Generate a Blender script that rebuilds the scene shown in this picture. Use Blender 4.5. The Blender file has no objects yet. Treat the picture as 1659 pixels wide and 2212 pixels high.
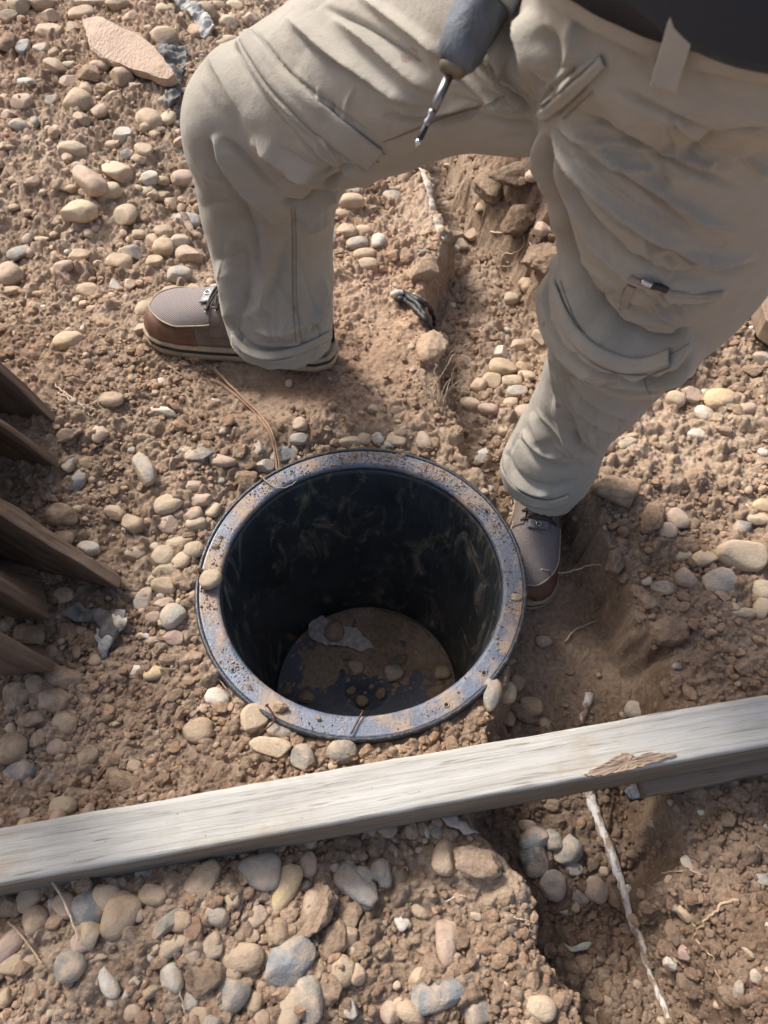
import bpy, bmesh, math, random
import numpy as np
from mathutils import Vector, Matrix
from mathutils.bvhtree import BVHTree
sc = bpy.context.scene
R = math.radians
# ------------------------------------------------------------------ camera
CAM_H, PITCH, FOC = 1.12, R(56.1), 1693.6          # focal length in units of the 1659 x 2212 picture
CU, CV = 829.5, 1106.0
cd = bpy.data.cameras.new("camera"); cam = bpy.data.objects.new("camera", cd)
sc.collection.objects.link(cam); sc.camera = cam
cam.location = (0, 0, CAM_H); cam.rotation_euler = (R(90) - PITCH, 0, 0)
cd.sensor_fit = 'VERTICAL'; cd.sensor_height = 36.0; cd.lens = 36.0 * FOC / 2212.0
cd.dof.use_dof = True; cd.dof.focus_distance = 1.30; cd.dof.aperture_fstop = 9.0
cd.clip_start = 0.02; cd.clip_end = 400
# ------------------------------------------------------------------ world, sun, exposure
SUN_EL, SUN_AZ = 46.0, -44.0                        # azimuth measured from +Y towards +X
w = bpy.data.worlds.new("World"); sc.world = w; w.use_nodes = True
nt = w.node_tree; nt.nodes.clear()
sky = nt.nodes.new('ShaderNodeTexSky'); sky.sky_type = 'NISHITA'; sky.sun_disc = False
sky.sun_elevation = R(SUN_EL); sky.sun_rotation = R(SUN_AZ); sky.air_density = 1.0; sky.dust_density = 6.0; sky.ozone_density = 0.3
bg = nt.nodes.new('ShaderNodeBackground'); bg.inputs[1].default_value = 0.125
wo = nt.nodes.new('ShaderNodeOutputWorld')
nt.links.new(sky.outputs[0], bg.inputs[0]); nt.links.new(bg.outputs[0], wo.inputs[0])
sd = bpy.data.lights.new("sun", 'SUN'); sun = bpy.data.objects.new("sun", sd); sc.collection.objects.link(sun)
sd.energy = 2.5; sd.angle = R(13); sd.color = (1.0, 0.99, 0.975)
sdir = Vector((math.sin(R(SUN_AZ)) * math.cos(R(SUN_EL)), math.cos(R(SUN_AZ)) * math.cos(R(SUN_EL)), math.sin(R(SUN_EL))))
sun.rotation_euler = sdir.to_track_quat('Z', 'Y').to_euler(); sun.location = sdir * 8
sc.view_settings.view_transform = 'Standard'; sc.view_settings.look = 'None'
sc.view_settings.exposure = 0.66; sc.view_settings.gamma = 1.0
# ------------------------------------------------------------------ helpers
SP, CP = math.sin(PITCH), math.cos(PITCH)
def at_depth(u, v, d):
    x = (u - CU) / FOC; y = -(v - CV) / FOC
    return Vector((x * d, (CP + y * SP) * d, CAM_H + (-SP + y * CP) * d))
def at_z(u, v, z):
    x = (u - CU) / FOC; y = -(v - CV) / FOC
    t = (CAM_H - z) / (SP - y * CP)
    return Vector((x * t, (CP + y * SP) * t, z))
def depth_of(p): return p[1] * CP + (CAM_H - p[2]) * SP
def proj_np(P):
    d = P[:, 1] * CP + (CAM_H - P[:, 2]) * SP
    up = P[:, 1] * SP + (P[:, 2] - CAM_H) * CP
    return CU + FOC * P[:, 0] / d, CV - FOC * up / d, d
def link(o): sc.collection.objects.link(o); return o
def mesh_np(name, V, F, mat=None, parent=None, smooth=True, col=None):
    """V (n,3), F (m,k) with k = 3 or 4 -> one mesh object"""
    V = np.asarray(V, dtype=np.float32); F = np.asarray(F, dtype=np.int32)
    me = bpy.data.meshes.new(name); k = F.shape[1]
    me.vertices.add(len(V)); me.vertices.foreach_set('co', V.ravel())
    me.loops.add(F.size); me.loops.foreach_set('vertex_index', F.ravel())
    me.polygons.add(len(F)); me.polygons.foreach_set('loop_start', np.arange(0, F.size, k, dtype=np.int32))
    me.polygons.foreach_set('loop_total', np.full(len(F), k, dtype=np.int32))
    me.polygons.foreach_set('use_smooth', np.full(len(F), smooth, dtype=bool))
    me.update(calc_edges=True); me.validate()
    if col is not None:
        ca = me.color_attributes.new('Col', 'FLOAT_COLOR', 'POINT')
        ca.data.foreach_set('color', np.c_[col, np.ones(len(col))].astype(np.float32).ravel())
    if mat: me.materials.append(mat)
    o = link(bpy.data.objects.new(name, me))
    if parent: o.parent = parent
    return o
def mesh_py(name, V, F, mat=None, parent=None, smooth=False):
    me = bpy.data.meshes.new(name); me.from_pydata([tuple(v) for v in V], [], F); me.update()
    me.polygons.foreach_set('use_smooth', [smooth] * len(me.polygons))
    if mat: me.materials.append(mat)
    o = link(bpy.data.objects.new(name, me))
    if parent: o.parent = parent
    return o
def bevel(o, wd, seg=2):
    m = o.modifiers.new('bevel', 'BEVEL'); m.width = wd; m.segments = seg; m.limit_method = 'ANGLE'; return o
def tag(o, label=None, cat=None, group=None, kind=None):
    if label: o['label'] = label
    if cat: o['category'] = cat
    if group: o['group'] = group
    if kind: o['kind'] = kind
    return o
def empty(name, loc, label, cat, group=None):
    o = link(bpy.data.objects.new(name, None)); o.location = loc; o.empty_display_size = 0.05
    tag(o, label, cat, group); return o
def setparent(o, p):
    o.parent = p; o.matrix_parent_inverse = p.matrix_basis.inverted() if p.type == 'EMPTY' else Matrix.Identity(4)
def catmull(pts, n):
    P = np.array(pts, float); m = len(P)
    P = np.vstack([2 * P[0] - P[1], P, 2 * P[-1] - P[-2]])
    ts = np.linspace(0, m - 1, n); out = []
    for t in ts:
        i = min(int(t), m - 2); f = t - i
        a, b, c, d = P[i], P[i + 1], P[i + 2], P[i + 3]
        out.append(0.5 * (2 * b + (c - a) * f + (2 * a - 5 * b + 4 * c - d) * f * f + (3 * b - a - 3 * c + d) * f ** 3))
    return np.array(out)
def tube_vf(pts, rad, seg=8, cap=True):
    P = np.array(pts, float); n = len(P)
    rad = np.full(n, rad) if np.isscalar(rad) else np.array(rad, float)
    T = np.gradient(P, axis=0); T /= np.linalg.norm(T, axis=1)[:, None] + 1e-12
    ref = np.array([0.31, 0.17, 0.93]); V = []
    a = np.linspace(0, 2 * np.pi, seg, endpoint=False); N = None
    for i in range(n):
        N = ref if N is None else N
        N = N - T[i] * N.dot(T[i]); N /= np.linalg.norm(N) + 1e-12
        B = np.cross(T[i], N)
        V.append(P[i] + rad[i] * (np.cos(a)[:, None] * N + np.sin(a)[:, None] * B))
    V = np.vstack(V); F = []
    for i in range(n - 1):
        for j in range(seg):
            k = (j + 1) % seg
            F.append((i * seg + j, i * seg + k, (i + 1) * seg + k, (i + 1) * seg + j))
    if cap: F.append(tuple(range(seg))[::-1]); F.append(tuple((n - 1) * seg + j for j in range(seg)))
    return V, F
def tube(name, pts, rad, mat, parent=None, seg=8):
    V, F = tube_vf(pts, rad, seg); return mesh_py(name, V, F, mat, parent, True)
def lathe(name, prof, mat, parent=None, seg=128, frame=None, closed=False):
    """prof: list of (r, z); frame: 4x4 matrix"""
    V = []; F = []
    for r, z in prof:
        for j in range(seg):
            a = 2 * math.pi * j / seg; V.append((r * math.cos(a), r * math.sin(a), z))
    n = len(prof)
    for i in range(n - 1 + (1 if closed else 0)):
        i2 = (i + 1) % n
        for j in range(seg):
            k = (j + 1) % seg; F.append((i * seg + j, i * seg + k, i2 * seg + k, i2 * seg + j))
    if not closed:
        F.append(tuple(range(seg))[::-1]); F.append(tuple((n - 1) * seg + j for j in range(seg)))
    if frame is not None: V = [frame @ Vector(v) for v in V]
    return mesh_py(name, V, F, mat, parent, True)
def axis_frame(p, q):
    """matrix whose z axis runs from p to q, origin at p"""
    z = (Vector(q) - Vector(p)).normalized()
    return Matrix.Translation(Vector(p)) @ z.to_track_quat('Z', 'Y').to_matrix().to_4x4()
# ------------------------------------------------------------------ noise in numpy
def _h(ix, iy, s):
    n = (ix.astype(np.int64) * 374761393 + iy.astype(np.int64) * 668265263 + s * 1274126177) & 0x7fffffff
    n = ((n ^ (n >> 13)) * 1274126177) & 0x7fffffff
    return ((n ^ (n >> 16)) & 0xffffff) / float(0xffffff)
def vnoise(x, y, s=0):
    ix = np.floor(x); iy = np.floor(y); fx = x - ix; fy = y - iy
    fx = fx * fx * fx * (fx * (fx * 6 - 15) + 10); fy = fy * fy * fy * (fy * (fy * 6 - 15) + 10)
    a = _h(ix, iy, s); b = _h(ix + 1, iy, s); c = _h(ix, iy + 1, s); d = _h(ix + 1, iy + 1, s)
    return (a + (b - a) * fx + (c - a) * fy + (a - b - c + d) * fx * fy) * 2 - 1
def fbm(x, y, f, octv=4, s=0, g=0.5):
    o = np.zeros_like(x); a = 1.0
    for i in range(octv):
        c, sn = math.cos(i * 1.1 + .4), math.sin(i * 1.1 + .4)
        o += a * vnoise((x * c - y * sn) * f, (x * sn + y * c) * f, s + i * 17); a *= g; f *= 2.03
    return o
def bumps(x, y, cell, s=0, dens=0.8, flat=0.75):
    """crumb field: union of little domes, height in metres"""
    gx = x / cell; gy = y / cell; ix = np.floor(gx); iy = np.floor(gy); o = np.zeros_like(x)
    for dx in (-1, 0, 1):
        for dy in (-1, 0, 1):
            cx = ix + dx; cy = iy + dy
            px = cx + _h(cx, cy, s); py = cy + _h(cx, cy, s + 5); r = 0.25 + 0.5 * _h(cx, cy, s + 9)
            on = _h(cx, cy, s + 13) < dens
            an = _h(cx, cy, s + 21) * 3.14; ca = np.cos(an); sa = np.sin(an)
            ex = (gx - px) * ca + (gy - py) * sa; ey = (-(gx - px) * sa + (gy - py) * ca) * 1.35
            d2 = (ex * ex + ey * ey) / (r * r)
            o = np.maximum(o, np.where(on, np.sqrt(np.clip(1 - d2, 0, 1)) * r, 0))
    return o * cell * flat
def sstep(a, b, x):
    t = np.clip((x - a) / (b - a), 0, 1); return t * t * (3 - 2 * t)
# ------------------------------------------------------------------ materials
def newmat(name):
    m = bpy.data.materials.new(name); m.use_nodes = True; n = m.node_tree; b = n.nodes['Principled BSDF']
    return m, n, b
def N(n, t, **kw):
    x = n.nodes.new(t)
    for k, v in kw.items():
        if k in ('inputs',):
            for kk, vv in v.items(): x.inputs[kk].default_value = vv
        else: setattr(x, k, v)
    return x
def noise(n, scale, detail=4, rough=0.55, vec=None, dist=0.0):
    x = N(n, 'ShaderNodeTexNoise', inputs={'Scale': scale, 'Detail': detail, 'Roughness': rough, 'Distortion': dist})
    if vec is not None: n.links.new(vec, x.inputs['Vector'])
    return x.outputs['Fac']
def ramp(n, fac, stops):
    x = n.nodes.new('ShaderNodeValToRGB'); e = x.color_ramp.elements
    while len(e) < len(stops): e.new(0.5)
    for i, (p, c) in enumerate(stops):
        e[i].position = p; e[i].color = (*c, 1) if len(c) == 3 else c
    n.links.new(fac, x.inputs[0]); return x.outputs[0]
def mix(n, fac, a, b, mode='MIX'):
    x = N(n, 'ShaderNodeMix', data_type='RGBA', blend_type=mode)
    for i, s in ((0, fac), (6, a), (7, b)):
        if isinstance(s, (int, float)): x.inputs[i].default_value = s
        elif isinstance(s, tuple): x.inputs[i].default_value = (*s, 1)
        else: n.links.new(s, x.inputs[i])
    return x.outputs[2]
def bump(n, b, hts, dist=0.002, strength=1.0):
    prev = None
    for h, d in hts:
        x = N(n, 'ShaderNodeBump', inputs={'Strength': strength, 'Distance': d})
        n.links.new(h, x.inputs['Height'])
        if prev: n.links.new(prev, x.inputs['Normal'])
        prev = x.outputs[0]
    n.links.new(prev, b.inputs['Normal'])
def objco(n, scale=None):
    t = N(n, 'ShaderNodeTexCoord').outputs['Object']
    if scale is None: return t
    m = N(n, 'ShaderNodeMapping'); m.inputs['Scale'].default_value = scale; n.links.new(t, m.inputs['Vector']); return m.outputs[0]
SOIL_A, SOIL_B, SOIL_C = (0.285, 0.198, 0.138), (0.50, 0.372, 0.268), (0.61, 0.475, 0.355)
def soil_mat(name, attr=False):
    m, n, b = newmat(name); co = N(n, 'ShaderNodeNewGeometry').outputs['Position']
    c = ramp(n, noise(n, 5, 7, .62, co), [(.30, SOIL_A), (.5, SOIL_B), (.72, SOIL_C)])
    c2 = ramp(n, noise(n, 120, 3, .6, co), [(.3, (.72, .70, .68)), (.7, (1.15, 1.15, 1.15))])
    c = mix(n, 1.0, c, c2, 'MULTIPLY')
    if attr:
        a = N(n, 'ShaderNodeAttribute', attribute_name='Col').outputs['Color']; c = mix(n, 1.0, c, a, 'MULTIPLY')
    sp = ramp(n, noise(n, 420, 2, .5, co), [(.70, (0, 0, 0)), (.74, (1, 1, 1))])
    c = mix(n, sp, c, (.50, .43, .33))
    n.links.new(c, b.inputs['Base Color']); b.inputs['Roughness'].default_value = .95; b.inputs['Specular IOR Level'].default_value = .15
    bump(n, b, [(noise(n, 160, 5, .7, co), .006), (noise(n, 700, 3, .7, co), .0018)])
    return m
M = {}
M['soil'] = soil_mat('dry_soil', True); M['clod'] = soil_mat('soil_crumbs', True)
def stone_mat(name, attr):
    m, n, b = newmat(name)
    if attr: base = N(n, 'ShaderNodeAttribute', attribute_name='Col').outputs['Color']
    else: base = N(n, 'ShaderNodeObjectInfo').outputs['Color']
    co = N(n, 'ShaderNodeNewGeometry').outputs['Position']
    v = ramp(n, noise(n, 45, 5, .6, co), [(.25, (.72, .70, .68)), (.75, (1.22, 1.2, 1.18))])
    c = mix(n, 1.0, base, v, 'MULTIPLY')
    fl = ramp(n, noise(n, 260, 3, .6, co), [(.28, (.55, .5, .45)), (.36, (1, 1, 1))]); c = mix(n, 1.0, c, fl, 'MULTIPLY')
    nn = noise(n, 32, 6, .68, co)
    d = ramp(n, nn, [(.43, (0, 0, 0)), (.60, (.85, .85, .85))])
    c = mix(n, d, c, (.49, .37, .265))
    n.links.new(c, b.inputs['Base Color']); b.inputs['Roughness'].default_value = .72; b.inputs['Specular IOR Level'].default_value = .3
    bump(n, b, [(nn, .003), (noise(n, 300, 4, .65, co), .0014)])
    return m
M['stone'] = stone_mat('dusty_stone', False); M['pebble'] = stone_mat('dusty_pebbles', True)
def simple(name, c, rough=.6, metal=0, spec=.5, nscale=None, namp=.25, bscale=None, bd=.001, stretch=None):
    m, n, b = newmat(name); co = objco(n, stretch)
    col = c
    if nscale:
        v = ramp(n, noise(n, nscale, 5, .6, co), [(.3, (1 - namp,) * 3), (.7, (1 + namp,) * 3)]); col = mix(n, 1.0, c, v, 'MULTIPLY')
        n.links.new(col, b.inputs['Base Color'])
    else: b.inputs['Base Color'].default_value = (*c, 1)
    b.inputs['Roughness'].default_value = rough; b.inputs['Metallic'].default_value = metal; b.inputs['Specular IOR Level'].default_value = spec
    if bscale: bump(n, b, [(noise(n, bscale, 4, .6, co), bd)])
    return m
# ------------------------------------------------------------------ ground
BX, BY, BR = -0.037, 0.6235, 0.2685                  # the sump basin
def edge(pts, z):
    P = np.array([at_z(u, v, z)[:2] for u, v in pts]); P = P[np.argsort(P[:, 1])]; return P
LE = edge([(880, 300), (912, 380), (962, 530), (905, 640), (945, 880), (985, 985), (1100, 1100), (1080, 1400), (1030, 1590), (1030, 1790), (1135, 1930), (1180, 2060), (1265, 2212), (1300, 2400)], -.01)
RE = edge([(1000, 300), (1020, 380), (1160, 560), (1225, 620), (1245, 900), (1262, 1030), (1290, 1120), (1345, 1200), (1440, 1420), (1480, 1600), (1460, 1750), (1490, 1850), (1560, 2060), (1650, 2212), (1700, 2400)], -.01)
DE = np.array([[-.2, .16], [.2, .155], [.5, .13], [.72, .125], [.95, .095], [1.15, .11], [1.6, .11], [2.4, .08], [3, 0.0]])
SM = [(1290, 1430, 250, 1), (1250, 1300, 200, 1), (1400, 1350, 110, .6), (620, 860, 170, .9), (820, 800, 130, .85), (540, 800, 120, .7), (230, 760, 100, .5), (330, 1560, 120, .6), (420, 1650, 110, .55), (1060, 1830, 90, .8), (1150, 2110, 80, .5), (1040, 1900, 110, .7), (250, 2120, 170, .6), (930, 480, 60, .6), (1000, 620, 100, .4), (420, 870, 60, .5), (1060, 560, 60, .5), (1480, 1900, 60, .6), (1090, 2020, 80, .4)]
SMW = []
for u, v, r, a in SM:
    p = at_z(u, v, -.04); SMW.append((p.x, p.y, r * depth_of(p) / FOC, a))
def smooth_mask(x, y):
    m = np.zeros_like(x)
    for cx, cy, r, a in SMW: m = np.maximum(m, a * np.exp(-((x - cx) ** 2 + ((y - cy) / 1.25) ** 2) / (r * r)))
    return np.clip(m + .18 * fbm(x, y, 9, 2, 70), 0, 1)
def G0(x, y):
    """ground level without the crumbs"""
    x = np.asarray(x, float); y = np.asarray(y, float)
    wob = .012 * fbm(x, y, 14, 3, 31) + .012 * fbm(x, y, 4, 2, 35)
    le = np.interp(y, LE[:, 0 + 1], LE[:, 0]) + wob; re = np.interp(y, RE[:, 1], RE[:, 0]) + wob * 1.3
    de = np.interp(y, DE[:, 0], DE[:, 1])
    wl = .024 + .014 * vnoise(x * 5, y * 5, 3); wr = .032 + .024 * vnoise(x * 4, y * 4, 8)
    t = sstep(0, 1, (x - le) / wl) * sstep(0, 1, (re - x) / wr)
    z = -.010 - de * t
    lip = np.exp(-((x - le + .03) / .035) ** 2) * .016 * sstep(.9, 1.1, y) + np.exp(-((x - le + .05) / .05) ** 2) * .02 * sstep(.32, .2, y)
    z += lip * (1 - t)
    # earth bank on the far side of the trench (behind the right leg), spoil heap to the upper left
    z += .11 * sstep(0, .05, x - re) * np.exp(-(np.clip(x - re - .05, 0, 9) / .22) ** 2) * sstep(1.0, 1.3, y)
    z += .09 * sstep(1.15, 2.2, y) * sstep(.1, -.6, x) + .03 * sstep(.1, -.2, x) * np.exp(-((y - 1.02) / .22) ** 2)
    z += .055 * sstep(0, .08, x - re) * sstep(.35, .1, y) + .05 * sstep(.55, 1.1, x) + .05 * sstep(-.62, -1.1, x) * sstep(1.2, .6, y)
    z += .035 * sstep(.33, .15, y) * sstep(.08, -.2, x)
    amp = .25 + .75 * np.clip((np.hypot(x - BX, y - BY) - .27) / .15, 0, 1)
    z += amp * (.018 * fbm(x, y, 3.1, 3, 1) + .010 * fbm(x, y, 11, 3, 11))
    # scoop dug beside the basin
    p = at_z(1275, 1330, -.12); z -= .02 * np.exp(-(((x - p.x) / .14) ** 2 + ((y - p.y) / .2) ** 2))
    # keep the soil just below the flange, flat pads under the boots
    r = np.hypot(x - BX, y - BY)
    k = sstep(.34, .268, r) * (x < le + .02); z = z * (1 - k) + np.minimum(z, -.013) * k
    z = np.where(r < .3, np.minimum(z, -.012), z)
    for (u0, v0, zz, rx, ry) in PADS:
        q = at_z(u0, v0, zz); kk = np.exp(-(((x - q.x) / rx) ** 4 + ((y - q.y) / ry) ** 4)); z = z * (1 - kk) + zz * kk
    far = sstep(2.6, 8, np.hypot(x, y - 1)); z = z * (1 - far) + far * .12 * fbm(x, y, .15, 3, 90)
    return z
PADS = [(530, 745, .022, .2, .075), (1150, 1170, -.135, .075, .19)]
def G(x, y):
    x = np.asarray(x, float); y = np.asarray(y, float)
    sm = smooth_mask(x, y); rg = 1 - sm
    near = np.exp(-np.clip(np.hypot(x, y - 1) - 1.9, 0, 9))
    c = .7 * bumps(x, y, .034, 3, .30, .8) * np.clip(rg * 1.4 - .25, 0, 1) + bumps(x, y, .017, 1, .6, .85) * rg ** .7 + bumps(x, y, .0085, 2, .7, .9) * (.22 + .78 * rg)
    c += .0035 * fbm(x, y, 50, 4, 51, .6) * (.35 + .65 * rg) + .0012 * fbm(x, y, 260, 2, 57)
    return G0(x, y) + c * near * 1.0
def g0(x, y): return float(G0(np.array([x]), np.array([y]))[0])
def on_ground(u, v, lift=0.0):
    z = -.02
    for _ in range(14):
        p = at_z(u, v, z + lift); z = .5 * z + .5 * g0(p.x, p.y)
    return Vector((p.x, p.y, z))
def axis(core, step_out, far):
    a = list(core); d = core[-1] - core[-2]
    while a[-1] < far[1]: d *= step_out; a.append(a[-1] + d)
    b = []; x = core[0]; d = core[1] - core[0]
    while x > far[0]: d *= step_out; x -= d; b.append(x)
    return np.array(b[::-1] + a)
xs = axis(np.arange(-1.05, 1.05, .0026), 1.12, (-60, 60))
cy = [-.14]
while cy[-1] < 2.75: cy.append(cy[-1] + .0020 + .0013 * max(cy[-1], 0))
ys = axis(np.array(cy), 1.12, (-60, 60))
X, Y = np.meshgrid(xs, ys); Z = G(X.ravel(), Y.ravel()).reshape(X.shape)
V = np.c_[X.ravel(), Y.ravel(), Z.ravel()]
# side wobble so that crumbs get little overhangs
V[:, 0] += np.where(np.abs(V[:, 0]) < 1.1, .0016 * fbm(V[:, 0], V[:, 1], 90, 2, 61), 0); V[:, 1] += np.where(V[:, 1] < 2.7, .0016 * fbm(V[:, 0], V[:, 1], 90, 2, 66), 0)
nx = len(xs); ny = len(ys)
I = (np.arange(ny - 1)[:, None] * nx + np.arange(nx - 1)[None, :]).ravel()
F = np.c_[I, I + 1, I + nx + 1, I + nx]
cxy = V[F].mean(axis=1); F = F[np.hypot(cxy[:, 0] - BX, cxy[:, 1] - BY) > .246]
DG = []
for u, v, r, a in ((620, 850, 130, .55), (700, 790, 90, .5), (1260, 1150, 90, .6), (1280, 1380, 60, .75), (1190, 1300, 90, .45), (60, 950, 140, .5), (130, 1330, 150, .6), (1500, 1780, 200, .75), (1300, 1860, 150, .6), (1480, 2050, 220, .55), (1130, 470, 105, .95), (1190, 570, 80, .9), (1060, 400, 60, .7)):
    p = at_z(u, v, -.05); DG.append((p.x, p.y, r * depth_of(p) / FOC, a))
# darker trench, moist patches, red bank, plus shade painted beside boots and boards
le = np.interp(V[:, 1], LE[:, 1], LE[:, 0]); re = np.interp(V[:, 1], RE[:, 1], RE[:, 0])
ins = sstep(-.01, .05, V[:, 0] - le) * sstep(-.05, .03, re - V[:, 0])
damp_shade = ins * (.35 + .2 * sstep(.55, .2, V[:, 1])) * (1 - .45 * sstep(.85, 1.1, V[:, 1])) + .5 * sstep(.1, .5, fbm(V[:, 0], V[:, 1], 2.2, 4, 77)) * .5
for cx_, cy_, rr, a in DG: damp_shade = np.maximum(damp_shade, a * np.exp(-((V[:, 0] - cx_) ** 2 + (V[:, 1] - cy_) ** 2) / rr ** 2))
damp_shade = np.clip(damp_shade, 0, 1)[:, None]
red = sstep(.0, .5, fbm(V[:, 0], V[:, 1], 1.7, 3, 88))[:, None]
gcol = (1 - damp_shade) * np.array([1.05, 1.05, 1.05]) + damp_shade * np.array([.50, .47, .46]); gcol = gcol * (1 - .5 * red) + .5 * red * gcol * np.array([1.0, .88, .82])
ground = mesh_np('ground', V, F, M['soil'], None, True, gcol); tag(ground, kind='structure')
del V, F, I, X, Y, Z, cxy
def damp_shade_at(x, y):
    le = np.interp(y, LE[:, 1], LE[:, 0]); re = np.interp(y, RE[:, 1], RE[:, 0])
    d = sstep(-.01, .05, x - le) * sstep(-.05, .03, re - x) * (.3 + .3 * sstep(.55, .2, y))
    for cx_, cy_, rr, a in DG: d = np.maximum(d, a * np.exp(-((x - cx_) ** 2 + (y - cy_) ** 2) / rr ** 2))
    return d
# ------------------------------------------------------------------ rock shapes
def ico(sub):
    bm = bmesh.new(); bmesh.ops.create_icosphere(bm, subdivisions=sub, radius=1); bm.verts.index_update()
    V = np.array([v.co[:] for v in bm.verts]); F = np.array([[v.index for v in f.verts] for f in bm.faces]); bm.free(); return V, F
ICO = {k: ico(k) for k in (1, 2, 3, 4, 5)}
def n3(P, f, s):
    return (vnoise(P[:, 0] * f + s, P[:, 1] * f - s * .7, 3) + vnoise(P[:, 1] * f + s * 1.3, P[:, 2] * f + s, 7) + vnoise(P[:, 2] * f - s, P[:, 0] * f + s * .3, 11)) / 3
def rock(sub, seed, style):
    """unit rock: 'o' water-worn, 'a' angular, 'k' crumbly clod"""
    rs = np.random.RandomState(seed); V = ICO[sub][0].copy(); s = rs.rand() * 40
    if style == 'o':
        e = rs.uniform(2.1, 2.7); V /= (np.abs(V) ** e).sum(1)[:, None] ** (1 / e)
        V *= (1 + .16 * n3(V, 1.1, s) + .05 * n3(V, 3.1, s + 9))[:, None]
        V[:, 1] *= 1 + rs.uniform(-.28, .28) * V[:, 0]
        k, lo, hi = rs.randint(1, 7), .62, .95
    elif style == 'a':
        V *= (1 + .25 * n3(V, 1.2, s))[:, None]; V[:, 1] *= 1 + rs.uniform(-.35, .35) * V[:, 0]; k, lo, hi = 9, .52, .85
    else:
        V *= (1 + .30 * n3(V, 1.3, s))[:, None]; k, lo, hi = 10, .48, .85
    for _ in range(k):
        nrm = rs.normal(size=3); nrm /= np.linalg.norm(nrm); d = rs.uniform(lo, hi); t = V @ nrm - d
        V -= nrm * (np.clip(t, 0, None) * (.97 if style == 'a' else .8))[:, None]
    if style == 'k' and sub >= 3: V *= (1 + .13 * n3(V, 4.5, s) + .10 * n3(V, 9, s + 3))[:, None]
    elif sub >= 4: V *= (1 + .018 * n3(V, 7, s + 2))[:, None]
    V /= np.abs(V).max(0)
    return V
# ------------------------------------------------------------------ scattered crumbs and little pebbles (nobody could count them)
def scatter(name, n, rmin, rmax, power, sub, mat, seed, colf, style, dens, flat=.75, sink=.25):
    rs = np.random.RandomState(seed)
    u = rs.uniform(-80, 1740, n * 5); v = 2300 * rs.uniform(0, 1, n * 5) ** .8 * 1.0 - 40
    ok = rs.rand(len(u)) < .9
    P = np.array([at_z(a, b, -.02)[:2] for a, b in zip(u, v)])
    d = dens(P[:, 0], P[:, 1]); keep = (rs.rand(len(u)) < d) & (np.hypot(P[:, 0] - BX, P[:, 1] - BY) > .279)
    P = P[keep][:n]; n = len(P)
    r = rmin * (1 - rs.rand(n) * (1 - (rmin / rmax) ** power)) ** (-1 / power)
    T = [rock(sub, seed * 100 + i, style) for i in range(10)]; TF = ICO[sub][1]; nv = len(T[0])
    ti = rs.randint(0, 10, n); B = np.array(T)[ti]
    S = np.c_[r * rs.uniform(.8, 1.35, n), r * rs.uniform(.75, 1.1, n), r * flat * rs.uniform(.7, 1.1, n)]
    B = B * S[:, None, :]; a = rs.uniform(0, 6.28, n); b = rs.uniform(-.4, .4, n)
    ca, sa, cb, sb = np.cos(a)[:, None], np.sin(a)[:, None], np.cos(b)[:, None], np.sin(b)[:, None]
    x, y, z = B[..., 0], B[..., 1], B[..., 2]
    x, z = x * cb - z * sb, x * sb + z * cb; x, y = x * ca - y * sa, x * sa + y * ca
    gz = G0(P[:, 0], P[:, 1])
    Vv = np.stack([x + P[:, 0:1], y + P[:, 1:2], z + (gz + S[:, 2] * (1 - sink) + .002)[:, None]], -1).reshape(-1, 3)
    Ff = (TF[None] + (np.arange(n) * nv)[:, None, None]).reshape(-1, 3)
    C = np.repeat(colf(rs, n, P), nv, axis=0)
    o = mesh_np(name, Vv, Ff, mat, None, style != 'k' or sub > 3, C); tag(o, kind='stuff'); return o
def rough_d(x, y): return np.clip(1.05 - smooth_mask(x, y) * 1.15, .06, 1) * np.clip(.55 + .6 * fbm(x, y, 6, 3, 19), .12, 1)
def clodcol(rs, n, P):
    b = rs.uniform(.72, 1.22, n)[:, None] * (1 - .5 * damp_shade_at(P[:, 0], P[:, 1]))[:, None]; t = rs.uniform(0, 1, n)[:, None]
    return b * (np.array([1.0, .98, .95]) * (1 - t) + np.array([1.02, .90, .84]) * t)
tag(scatter('soil_crumbs', 27000, .0018, .0062, 1.6, 2, M['clod'], 5, clodcol, 'k', rough_d), 'loose crumbs of dry brown soil strewn over the ground', 'soil crumbs')
tag(scatter('soil_lumps', 2200, .0055, .0125, 2.4, 3, M['clod'], 6, clodcol, 'k', rough_d), 'broken lumps of dry brown soil among the stones', 'soil lumps')
PAL = {'c': (.50, .41, .29), 't': (.42, .32, .215), 'g': (.31, .295, .265), 'b': (.235, .25, .255), 'd': (.14, .145, .145), 'r': (.42, .315, .245), 'w': (.56, .54, .47), 'y': (.56, .43, .25), 'k': (.38, .275, .19), 'o': (.30, .215, .145), 'p': (.40, .27, .24)}  # o: brown with shade mixed into the colour
def pebcol(rs, n, P):
    ks = rs.choice(list('cctttrrgkkw'), n); return np.array([PAL[k] for k in ks]) * rs.uniform(.8, 1.15, n)[:, None] * (1 - .25 * damp_shade_at(P[:, 0], P[:, 1]))[:, None]
def peb_d(x, y): return np.clip(rough_d(x, y) * (.35 + .65 * sstep(.25, -.3, x)), 0, 1)
def heap_d(x, y): return np.clip(sstep(-.12, -.35, x) * sstep(1.05, 1.35, y) * (.5 + .6 * fbm(x, y, 5, 2, 29)), 0, 1) + .10 * sstep(.45, .2, y) * sstep(.1, 0, x)
def heapcol(rs, n, P):
    ks = rs.choice(list('ctttttrrgkkkkkk'), n); return np.array([PAL[k] for k in ks]) * rs.uniform(.8, 1.15, n)[:, None]
tag(scatter('heap_pebbles', 760, .008, .018, 2.2, 4, M['pebble'], 17, heapcol, 'o', heap_d, .75, .35), 'smaller dusty pebbles filling the gaps of the stone heap', 'small pebbles')
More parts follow.
